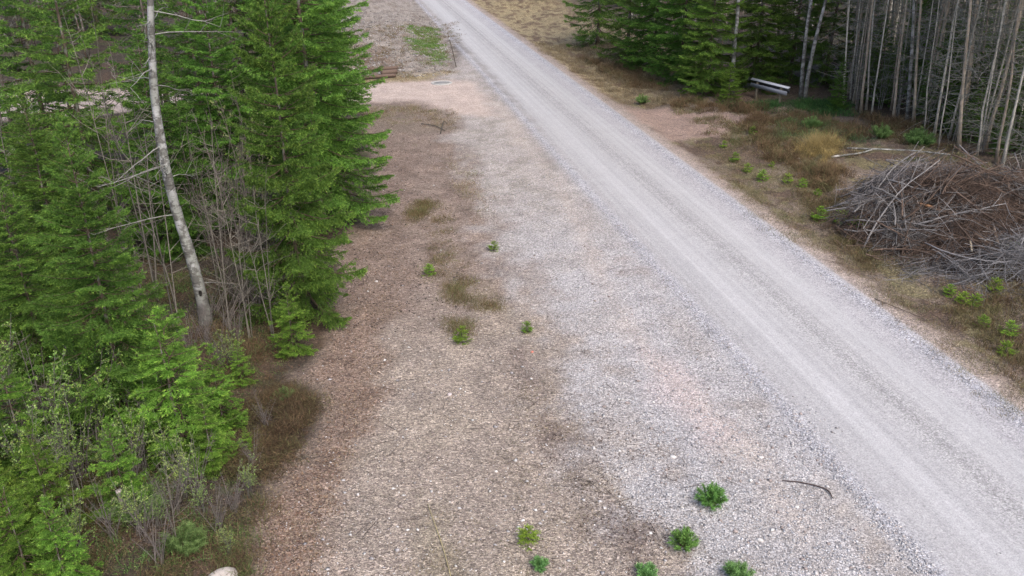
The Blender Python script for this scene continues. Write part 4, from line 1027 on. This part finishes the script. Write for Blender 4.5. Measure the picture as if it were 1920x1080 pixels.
def heap_pole(name, pix, lift, rads, cols, label, cat, m, group=None, n=8):
    P = on_heap(pix); P[:, 2] += lift; o = P[0].copy(); kk = np.arange(len(P))
    P[:, 1] = np.polyval(np.polyfit(kk, P[:, 1], 1), kk); P[:, 2] = .5 * P[:, 2] + .5 * np.polyval(np.polyfit(kk, P[:, 2], 1), kk)
    k = np.linspace(0, len(P) - 1, max(8, len(P) * 3)); Q = np.stack([np.interp(k, kk, P[:, c]) for c in range(3)], 1)
    Q[1:-1] = (Q[:-2] + 2 * Q[1:-1] + Q[2:]) / 4
    rr_ = np.interp(k, kk, np.broadcast_to(rads, (len(P),))); cc = np.stack([np.interp(k, kk, np.array(cols)[:, c]) for c in range(3)], 1)
    b = MB(); b.tube(Q - o, rr_, cc, n, 0)
    return link(name, b.mesh(name, [m], True), None, tuple(o), 0, 1, label, cat, group)
W = (.62, .60, .56)
heap_pole('birch_pole', [(1560, 298), (1610, 288), (1640, 283)], .05, [.035, .03, .025], [W, W, (.4, .38, .35)], 'lower white birch pole jutting left out of the brush pile', 'pole', M_BIRCH, 'white birch poles in the brush pile')
heap_pole('birch_pole', [(1592, 285), (1640, 282), (1690, 278), (1720, 282), (1790, 300)], .05, [.032, .03, .028, .025, .02], [W, W, (.42, .4, .38), (.36, .36, .36), (.3, .3, .3)], 'upper white birch pole lying across the top of the brush pile', 'pole', M_BIRCH, 'white birch poles in the brush pile')
B = (.12, .085, .065)
heap_pole('cut_log', [(1720, 385), (1743, 391), (1745, 391.5), (1775, 401), (1825, 412)], .05, [.03, .04, .04, .05, .055], [(.55, .30, .16), (.55, .30, .16), B, B, B], 'brown log with an orange freshly cut end in mid pile', 'log', M_TWIG)
heap_pole('split_stick', [(1816, 447), (1818, 460), (1822, 476)], .05, [.018, .026, .02], [(.66, .58, .44)] * 3, 'short pale split stick on the front of the brush pile', 'stick', M_TWIG)
heap_pole('cut_log', [(1826, 441), (1848, 459)], .05, [.05, .055], [B, (.15, .11, .08)], 'short thick brown log right of the pale split stick', 'log', M_TWIG)
heap_pole('cut_log', [(1862, 430), (1870, 462)], .05, [.035, .04], [(.17, .13, .10)] * 2, 'upright brown log piece in the front of the pile, right of the short log', 'log', M_TWIG)
heap_pole('long_branch', [(1830, 318), (1870, 335), (1930, 358)], .05, [.02, .02, .02], [(.16, .14, .12)] * 3, 'long thin branch sliding off the right back of the pile', 'branch', M_TWIG)
heap_pole('long_branch', [(1885, 385), (1905, 400), (1940, 420)], .05, [.03, .035, .04], [(.15, .12, .10)] * 3, 'thick dark branch at the right edge of the pile', 'branch', M_TWIG)
# green spruce bough thrown on the pile
bm_ = MB(); o = on_heap([(1715, 300)])[0] + np.array([0, 0, .08]); Pn, Dn, Ln = [], [], []
for i in range(34):
    d = unit(np.array([rb.normal() * .45, -.75 + rb.normal() * .15, -.55 + rb.normal() * .2])); l = rb.uniform(.25, .8)
    s = rb.uniform(-.3, .3); b0 = np.array([s, 0, rb.uniform(-.05, .05)])
    bm_.tube(np.stack([b0, b0 + d * l * .5, b0 + d * l]), [.006, .004, .002], (.12, .09, .06), 3, 1, False)
    k = int(l / .006); t = rb.uniform(0, 1, k)[:, None]; Pn.append(b0 + d * l * t); Dn.append(d * .7 + unit(rb.normal(size=(k, 3))) * .8)
Pn = np.concatenate(Pn); Dn = np.concatenate(Dn)
bm_.blades(Pn, Dn, .04, .009, np.array((.055, .10, .05)) * rb.uniform(.7, 1.3, (len(Pn), 1)), 0)
link('spruce_bough', bm_.mesh('spruce bough', [M_NEEDLE, M_TWIG]), None, tuple(o), 0, 1, 'cut dark green spruce bough hanging over the top of the brush pile', 'bough')

# ------------------------------------------------------------------ narrow board on posts
pl, pr = px(1405, 182), px(1475, 198)
bh = height_at(pl, 147); L_ = math.dist(pl[:2], pr[:2]); ang = math.atan2(pr[1] - pl[1], pr[0] - pl[0])
board = link('roadside_board', None, None, pl, ang, 1, 'long narrow grey board with bright white top on wooden posts before the spruces', 'board')
def box(name, x0, x1, y0, y1, z0, z1, c, m, parent, tilt=0):
    b = MB(); v = np.array([(x, y, z) for x in (x0, x1) for y in (y0, y1) for z in (z0, z1)], float)
    e_ = .006
    if tilt:
        cy, cz = (y0 + y1) / 2, (z0 + z1) / 2; yy = v[:, 1] - cy; zz = v[:, 2] - cz
        v[:, 1] = cy + yy * math.cos(tilt) - zz * math.sin(tilt); v[:, 2] = cz + yy * math.sin(tilt) + zz * math.cos(tilt)
    f = [(0, 1, 3), (0, 3, 2), (4, 6, 7), (4, 7, 5), (0, 4, 5), (0, 5, 1), (2, 3, 7), (2, 7, 6), (0, 2, 6), (0, 6, 4), (1, 5, 7), (1, 7, 3)]
    b.add(v, f, c); return link(name, b.mesh(name, [m]), parent)
dz = pr[2] - pl[2]
box('top_plate', 0, L_, -.05, .07, bh - .03, bh, (.62, .63, .66), M_METAL, board, .5)
box('face_board', .04, L_ - .04, -.06, -.02, bh - .31, bh - .16, (.25, .26, .29), M_METAL, board)
box('gap_shade_sheet', .04, L_ - .04, .085, .11, bh - .24, bh - .06, (.03, .03, .035), M_METAL, board)  # near-black sheet behind the gap, the gap's shade put into its colour
for t in (.17, .8): box('post', L_ * t - .045, L_ * t + .045, -.015, .075, -.4, bh - .08, (.20, .17, .12), M_GREYWOOD, board)

# ------------------------------------------------------------------ stones, sticks, well ring, marker stake
def stone_mesh(name, seed, c, flat=.6, sub=2):
    import bmesh
    r = np.random.default_rng(seed); bm = bmesh.new(); bmesh.ops.create_icosphere(bm, subdivisions=sub, radius=1)
    V = np.array([v.co[:] for v in bm.verts]); F = [[v.index for v in f.verts] for f in bm.faces]; bm.free()
    for _ in range(7):
        n_ = unit(r.normal(size=3)); d_ = r.uniform(.55, .85); k = V @ n_
        V = V - np.clip(k - d_, 0, None)[:, None] * n_
    V = V * np.array([1, r.uniform(.65, .95), flat]) * (1 + r.normal(size=(len(V), 1)) * .03)
    b = MB(); b.add(V, F, np.array(c) * r.uniform(.9, 1.1, (len(V), 1))); return b.mesh(name, [M_STONE])
PALE = (.62, .59, .56)
stones = [(1427, 858, .075, PALE, 'white stone on the tan gravel above the curved stick'), (1262, 857, .10, PALE, 'largest pale flat stone in the loose grey gravel'),
          (1494, 951, .06, PALE, 'small white stone just below the curved stick'), (1425, 1013, .08, PALE, 'pale flat stone right of the two lower green seedlings'),
          (843, 740, .09, (.55, .47, .46), 'pinkish flat stone in the middle of the lay-by'), (706, 528, .07, (.55, .50, .47), 'pale stone near the spruces on the brown litter'),
          (1134, 953, .06, PALE, 'white round stone left of the gravel edge near the yellow seedling'), (980, 976, .055, PALE, 'small white stone above the yellow green seedling'),
          (930, 884, .05, PALE, 'small pale stone in the middle of the lower lay-by'), (998, 660, .06, (.55, .20, .15), 'reddish stone beside the dark heath on the lay-by'),
          (420, 1084, .32, (.46, .41, .37), 'large pale boulder at the bottom left picture edge'), (1220, 1000, .05, PALE, 'small pale stone left of the lower green seedling'),
          (1497, 298, .10, (.5, .47, .44), 'pale stone left of the golden grass tussock'), (1395, 880, .05, PALE, 'small pale stone below left of the white stone on tan gravel')]
rs0 = np.random.default_rng(3)
for i, (x, y, s, c, l) in enumerate(stones):
    s *= .62; p = px(x, y); link('stone', stone_mesh('stone', 500 + i, c, rs0.uniform(.4, .7)), None, (p[0], p[1], p[2] + s * .12), i * 1.9, s, l, 'stone', 'loose stones')
ST = (.075, .055, .05)
pole('curved_stick', [(1466, 901), (1495, 903), (1520, 908), (1545, 915), (1556, 922), (1560, 932)], [.035, .02, .03, .025, .03, .02], [.007, .009, .010, .011, .012, .010], [ST] * 6, 'thin curved dark stick lying on the gravel road', 'stick', M_TWIG, n=6)
pole('long_straw', [(802, 945), (818, 990), (832, 1030), (845, 1080)], [.02, .03, .03, .02], [.006, .007, .007, .006], [(.36, .31, .17)] * 4, 'long pale straw stalk lying on mossy ground near the bottom', 'stalk', M_TWIG, n=5)
pole('dead_branch', [(790, 232), (815, 235), (835, 245)], [.06, .05, .04], [.02, .018, .012], [(.10, .09, .08)] * 3, 'dark dead branch lying below the left side track', 'branch', M_TWIG, 'dead branches by the side track', 6)
pole('dead_branch', [(826, 250), (832, 225), (838, 232)], [.03, .12, .05], [.022, .016, .012], [(.09, .08, .07)] * 3, 'forked dark branch stub right of the dead branch below the side track', 'branch', M_TWIG, 'dead branches by the side track', 6)
pole('dead_branch', [(1640, 560), (1690, 580), (1740, 600)], [.03, .04, .02], [.010, .012, .008], [(.14, .11, .09)] * 3, 'thin branch on the grass verge below the brush pile', 'branch', M_TWIG, 'dead branches by the side track', 6)
pole('weathered_plank', [(222, 920), (238, 962)], [.5, .05], [.05, .055], [(.40, .35, .33)] * 2, 'short pale weathered stump of wood among the bare twigs bottom left', 'wood', M_GREYWOOD, n=4)
for i, (x0, y0, x1, y1, rr_, l) in enumerate([(690, 131, 745, 127, .10, 'upper brown log lying left of the stony bank'), (680, 145, 742, 141, .09, 'lower brown log lying beside the side track'), (715, 137, 744, 134, .13, 'short thick log between the two long ones by the side track')]):
    pole('old_log', [(x0, y0), (x1, y1)], [.12, .10], [rr_, rr_ * .9], [(.14, .10, .08)] * 2, l, 'log', M_TWIG, 'old logs by the side track')
# marker stake: plastic tube with a reflector band
s0 = px(857, 126); zt = 1.7; xt = px(845, 80, 0)
dep = s0[1] * CP + (CAM_H - s0[2] - zt) * SP
stake = link('marker_stake', None, None, s0, 0, 1, 'thin dark leaning snow marker stake at the left road edge', 'marker stake')
lean = -.42
b = MB(); b.tube(np.array([(0, 0, -.2), (lean * .5, 0, .85), (lean, 0, 1.7)]), [.022, .02, .016], (.10, .085, .07), 8, 0); link('pole', b.mesh('stake pole', [M_GREYWOOD], True), stake)
b = MB(); b.tube(np.array([(lean * .80, 0, 1.36), (lean * .86, 0, 1.46)]), [.024, .024], (.5, .5, .5), 8, 0); link('reflector_band', b.mesh('reflector', [M_METAL], True), stake)
# concrete well ring
w0 = px(828, 156); well = link('well_ring', None, None, w0, 0, 1, 'pale round concrete ring with grey cover in the mouth of the side track', 'well ring')
def lathe(prof, n=28):
    a = np.arange(n) * 2 * np.pi / n; V = np.array([(r_ * math.cos(q), r_ * math.sin(q), z_) for r_, z_ in prof for q in a]); F = []
    for i in range(len(prof) - 1):
        for j in range(n):
            F += [(i * n + j, i * n + (j + 1) % n, (i + 1) * n + (j + 1) % n), (i * n + j, (i + 1) * n + (j + 1) % n, (i + 1) * n + j)]
    return V, F
b = MB(); V, F = lathe([(.50, -.1), (.50, .02), (.48, .035), (.40, .035), (.38, .02), (.36, -.1)]); b.add(V, F, (.40, .39, .37)); link('ring', b.mesh('ring', [M_STONE]), well)
b = MB(); V, F = lathe([(.375, -.01), (.375, .008), (.02, .012), (.001, .012)]); b.add(V, F, (.26, .26, .25)); link('cover', b.mesh('cover', [M_STONE]), well)

# ------------------------------------------------------------------ seedlings
PT = [pine_tuft('pine seedling', .42, .50, 601), pine_tuft('pine seedling', .36, .42, 602, (.13, .27, .08), (.24, .44, .15)), pine_tuft('pine seedling', .6, .75, 603, (.12, .21, .06), (.24, .36, .12), 6000, .09)]
GS_ = 'green seedlings'
seeds = [('p', 0, 1331, 945, 1.0, 'round green pine seedling left of the curved stick, tallest on the gravel'), ('p', 0, 1281, 1026, .85, 'green pine seedling between the round one and the bottom edge'), ('p', 1, 1012, 1066, .62, 'blue green pine seedling below the yellow one'),
         ('p', 1, 1210, 1082, .75, 'green pine seedling cut by the bottom edge, left of the gravel'), ('p', 1, 1382, 1090, 1.0, 'dull green pine seedling cut by the bottom edge, rightmost on the gravel'),
         ('s', 0, 990, 1018, .55, 'low yellow green seedling on the lower lay-by'), ('s', 0, 866, 641, .65, 'bright green seedling in front of a dark heath tuft'), ('s', 0, 988, 622, .45, 'yellow green seedling alone right of the heath strip'),
         ('s', 0, 805, 516, .55, 'yellow green seedling at the left side of the heath strip'), ('s', 0, 926, 470, .5, 'small seedling on the border of heath and grey gravel'),
         ('s', 0, 1378, 303, .62, 'leftmost bright seedling on the right bank'), ('s', 0, 1401, 322, .55, 'second seedling from the left on the right bank'), ('s', 0, 1429, 339, .7, 'third seedling from the left on the right bank, larger'),
         ('s', 0, 1447, 314, .4, 'tiny yellow seedling above the third one on the right bank'), ('s', 0, 1477, 343, .6, 'fourth seedling in the row on the right bank'), ('s', 0, 1504, 351, .55, 'fifth seedling in the row on the right bank'),
         ('s', 0, 1532, 368, .45, 'faint seedling left of the pile, above the lower trio'), ('s', 0, 1536, 414, .8, 'left one of the lower trio of seedlings before the pile'), ('s', 0, 1577, 420, .8, 'middle one of the lower trio of seedlings before the pile'),
         ('s', 0, 1605, 436, .85, 'right one of the lower trio of seedlings before the pile'), ('s', 0, 1622, 441, .7, 'seedling touching the right one of the lower trio'), ('s', 0, 1357, 277, .5, 'dull seedling where the dirt turnout meets the road'),
         ('s', 0, 1411, 252, .6, 'bright seedling at the end of the dirt turnout'), ('s', 0, 1803, 573, .65, 'bright yellow green seedling below the pile, left of a pair'), ('s', 0, 1826, 577, .65, 'bright seedling below the pile, right of a pair'),
         ('s', 0, 1865, 545, .6, 'bright seedling nearest under the front of the pile'), ('s', 0, 1842, 612, .5, 'small yellow seedling below the bright pair'), ('s', 0, 1779, 553, .5, 'dull seedling left of the bright pair'),
         ('s', 0, 1890, 632, .7, 'green seedling near the right edge below the pile'), ('s', 0, 1884, 666, .6, 'lowest green seedling on the right bank'), ('s', 0, 1898, 480, .7, 'seedling at the right edge beside the pile'),
         ('p', 2, 262, 965, 1.0, 'soft blue green pine seedling among the bare twigs'), ('p', 2, 345, 1035, .9, 'round soft pine seedling near the bottom left'), ('p', 2, 535, 755, .62, 'grey green pine seedling in the heather by the lay-by'),
         ('p', 2, 1723, 275, 1.4, 'olive young pine just behind the top of the pile'), ('p', 2, 1648, 260, 1.1, 'grey green young pine left behind the pile'), ('p', 2, 1520, 242, 1.0, 'fresh green young pine in the low shrubs left of the pile'),
         ('p', 2, 1205, 195, .9, 'dull green bush where the grass bank meets the dirt turnout'), ('p', 2, 1480, 238, .8, 'small green pine beside the brown heather patch')]
for i, (kd, k, x, y, s, l) in enumerate(seeds):
    p = px(x, y)
    if kd == 'p':
        e = link('pine_seedling', None, None, p, i * 1.7, (s, s, s * .8), l, 'seedling', GS_); link('shoots', PT[k], e)
    else:
        e = link('spruce_seedling', None, None, p, i * 1.7, (s * 1.2, s * 1.2, s * .75), l, 'seedling', GS_); link('stem', SD.trunk, e); link('crown', SD.crown, e)

# ------------------------------------------------------------------ loose stones and litter on the ground (uncountable)
rs = np.random.default_rng(99)
def pebbles(name, T, smin, smax, cols, label):
    N = len(T); o8 = np.array([(1, 0, 0), (0, 1, 0), (-1, 0, 0), (0, -1, 0), (0, 0, .8), (0, 0, -.6)], float)
    s = rs.uniform(smin, smax, N) * rs.uniform(.6, 1, N)
    V = o8[None] * rs.uniform(.6, 1.25, (N, 6, 1)) + rs.normal(size=(N, 6, 3)) * .16
    a = rs.uniform(0, 6.28, N); ca, sa_ = np.cos(a)[:, None], np.sin(a)[:, None]
    V = np.stack([V[..., 0] * ca - V[..., 1] * sa_, V[..., 0] * sa_ + V[..., 1] * ca, V[..., 2] * .7], -1) * s[:, None, None] + T[:, None] + np.array([0, 0, 1]) * (s * .25)[:, None, None]
    f = np.array([(0, 1, 4), (1, 2, 4), (2, 3, 4), (3, 0, 4), (1, 0, 5), (2, 1, 5), (3, 2, 5), (0, 3, 5)])
    F = (np.arange(N)[:, None, None] * 6 + f[None]).reshape(-1, 3)
    c = np.array(cols)[rs.integers(0, len(cols), N)] * rs.uniform(.75, 1.25, (N, 1))
    b = MB(); b.add(V.reshape(-1, 3), F, np.repeat(c, 6, 0)); link(name, b.mesh(name, [M_STONE]), label=label, kind='stuff')
GREY = [(.36, .36, .38), (.48, .48, .50), (.28, .28, .30), (.55, .54, .54), (.42, .38, .36)]
rid = np.maximum(np.exp(-((GV + 1.92) / .2) ** 2), np.exp(-((GV - 1.8) / .2) ** 2))
pebbles('loose_gravel', np.concatenate([scatter(60000, 850, 1800, 250, 1080, gr, .8, rs)[:9000], scatter(90000, 850, 1920, 200, 1080, rid, .5, rs)[:12000]]), .010, .027, GREY, 'loose grey stones beside the travelled road')
pebbles('loose_gravel', np.concatenate([scatter(1500, 880, 1780, 300, 1080, gr, .8, rs)[:420], scatter(1500, 560, 1250, 300, 1080, lay, .8, rs)[:260]]), .025, .05, [(.46, .44, .43), (.34, .32, .32), (.55, .53, .51), (.30, .25, .23)], 'larger loose stones in the gravel and lay-by')
db = scatter(30000, 880, 1300, 380, 1080, np.clip(dirt * 1.3 + lay * gr * (1 - gr) * 3, 0, 1), .5, rs)[:3000]
rd_ = scatter(1500, 860, 1920, 120, 1080, road, .8, rs); pebbles('loose_gravel', rd_, .007, .016, [(.34, .33, .33), (.26, .25, .25), (.5, .5, .5)], 'scattered small stones on the travelled road')
ly = scatter(9000, 480, 1250, 250, 1080, lay, .7, rs); ly = ly[sample(gr, ly[:, 0], ly[:, 1]) < .5][:2600]
pebbles('loose_gravel', ly, .008, .022, [(.5, .47, .45), (.36, .31, .29), (.60, .58, .56), (.28, .22, .20)], 'small stones trodden into the lay-by')
bs_ = scatter(3000, 640, 860, 30, 146, bk, .6, rs); pebbles('loose_gravel', bs_, .03, .10, [(.30, .28, .26), (.22, .20, .18), (.38, .36, .34)], 'grey stones on the bank beyond the side track')
def litter(name, T, smin, smax, cols, label, asp=.55, up=.75):
    N = len(T); b = MB(); d = rs.normal(size=(N, 3)); d[:, 2] *= .25; s = rs.uniform(smin, smax, N)
    c = np.array(cols)[rs.integers(0, len(cols), N)] * rs.uniform(.7, 1.3, (N, 1))
    b.leaves(T + np.array([0, 0, .008]), d, s, s * asp, c, 0, up, rs); link(name, b.mesh(name, [M_DRY]), label=label, kind='stuff')
nw = scatter(40000, 480, 900, 200, 1080, near_wood, .5, rs)[:9000]
litter('leaf_litter', nw, .02, .05, [(.24, .15, .11), (.17, .10, .08), (.32, .24, .18), (.10, .07, .06), (.28, .2, .16)], 'brown fallen leaves along the wood edge')
ll_ = scatter(24000, 540, 1250, 240, 1080, lay, .6, rs); ll_ = ll_[sample(gr, ll_[:, 0], ll_[:, 1]) < .5][:8000]
litter('leaf_litter', ll_, .015, .045, [(.30, .26, .20), (.20, .16, .13), (.38, .34, .27), (.12, .10, .09)], 'straw and needles strewn over the lay-by', .28)
fl = scatter(14000, -60, 660, 200, 1100, 1 - lay, .6, rs)[:9000]
litter('leaf_litter', fl, .025, .06, [(.13, .085, .06), (.09, .06, .045), (.20, .15, .11), (.07, .075, .035)], 'dead leaves on the left forest floor')
fr = scatter(50000, 1160, 1980, 200, 780, bank, .5, rs)[:16000]
litter('leaf_litter', fr, .02, .06, [(.26, .21, .16), (.18, .14, .11), (.40, .35, .28), (.10, .075, .06), (.07, .05, .042)], 'straw and twigs over the right bank', .22)
sl = np.concatenate([np.array(px(q[2], q[3]))[None] + np.concatenate([rs.normal(size=(60, 2)) * .22, np.zeros((60, 1))], 1) for q in seeds]); sl[:, 2] = terrain(sl[:, 0], sl[:, 1])
litter('leaf_litter', sl, .02, .05, [(.20, .15, .11), (.13, .095, .07), (.30, .25, .17), (.12, .14, .06)], 'dead leaves and straw caught round the seedlings', .3)
litter('leaf_litter', db, .02, .055, [(.10, .075, .065), (.16, .115, .10), (.06, .045, .04), (.28, .23, .18)], 'dark debris along the border of lay-by and gravel', .35)
ck = MB(); T = scatter(2600, 660, 860, 230, 620, lay, .5, rs); T = T[sample(gr, T[:, 0], T[:, 1]) < .4][:420]
pebbles('fallen_cones', T, .018, .034, [(.045, .032, .028), (.06, .04, .035), (.03, .025, .02)], 'dark fallen cones strewn on the brown litter by the spruces')
tb = MB(); T = np.concatenate([scatter(500, 560, 1350, 250, 1080, lay, .5, rs)[:260], scatter(2500, 1250, 1900, 230, 700, bank, .5, rs)[:900], scatter(400, 100, 560, 500, 1080, 1 - lay, .5, rs)[:300]])
for p in T:
    a = rs.uniform(0, 6.28); l = rs.uniform(.08, .5); t = np.linspace(0, 1, 4)[:, None]
    q = p + np.array([math.cos(a), math.sin(a), 0]) * l * t + np.array([-math.sin(a), math.cos(a), 0]) * (rs.normal() * .15 * l) * t ** 2
    q[:, 2] = terrain(q[:, 0], q[:, 1]) + .012 + rs.uniform(0, .02); tb.tube(q, [.004, .004, .003, .002], np.array((.13, .105, .09)) * rs.uniform(.5, 1.5), 3, 0, False)
link('fallen_twigs', tb.mesh('fallen twigs', [M_TWIG]), label='small fallen twigs strewn on the ground', kind='stuff')
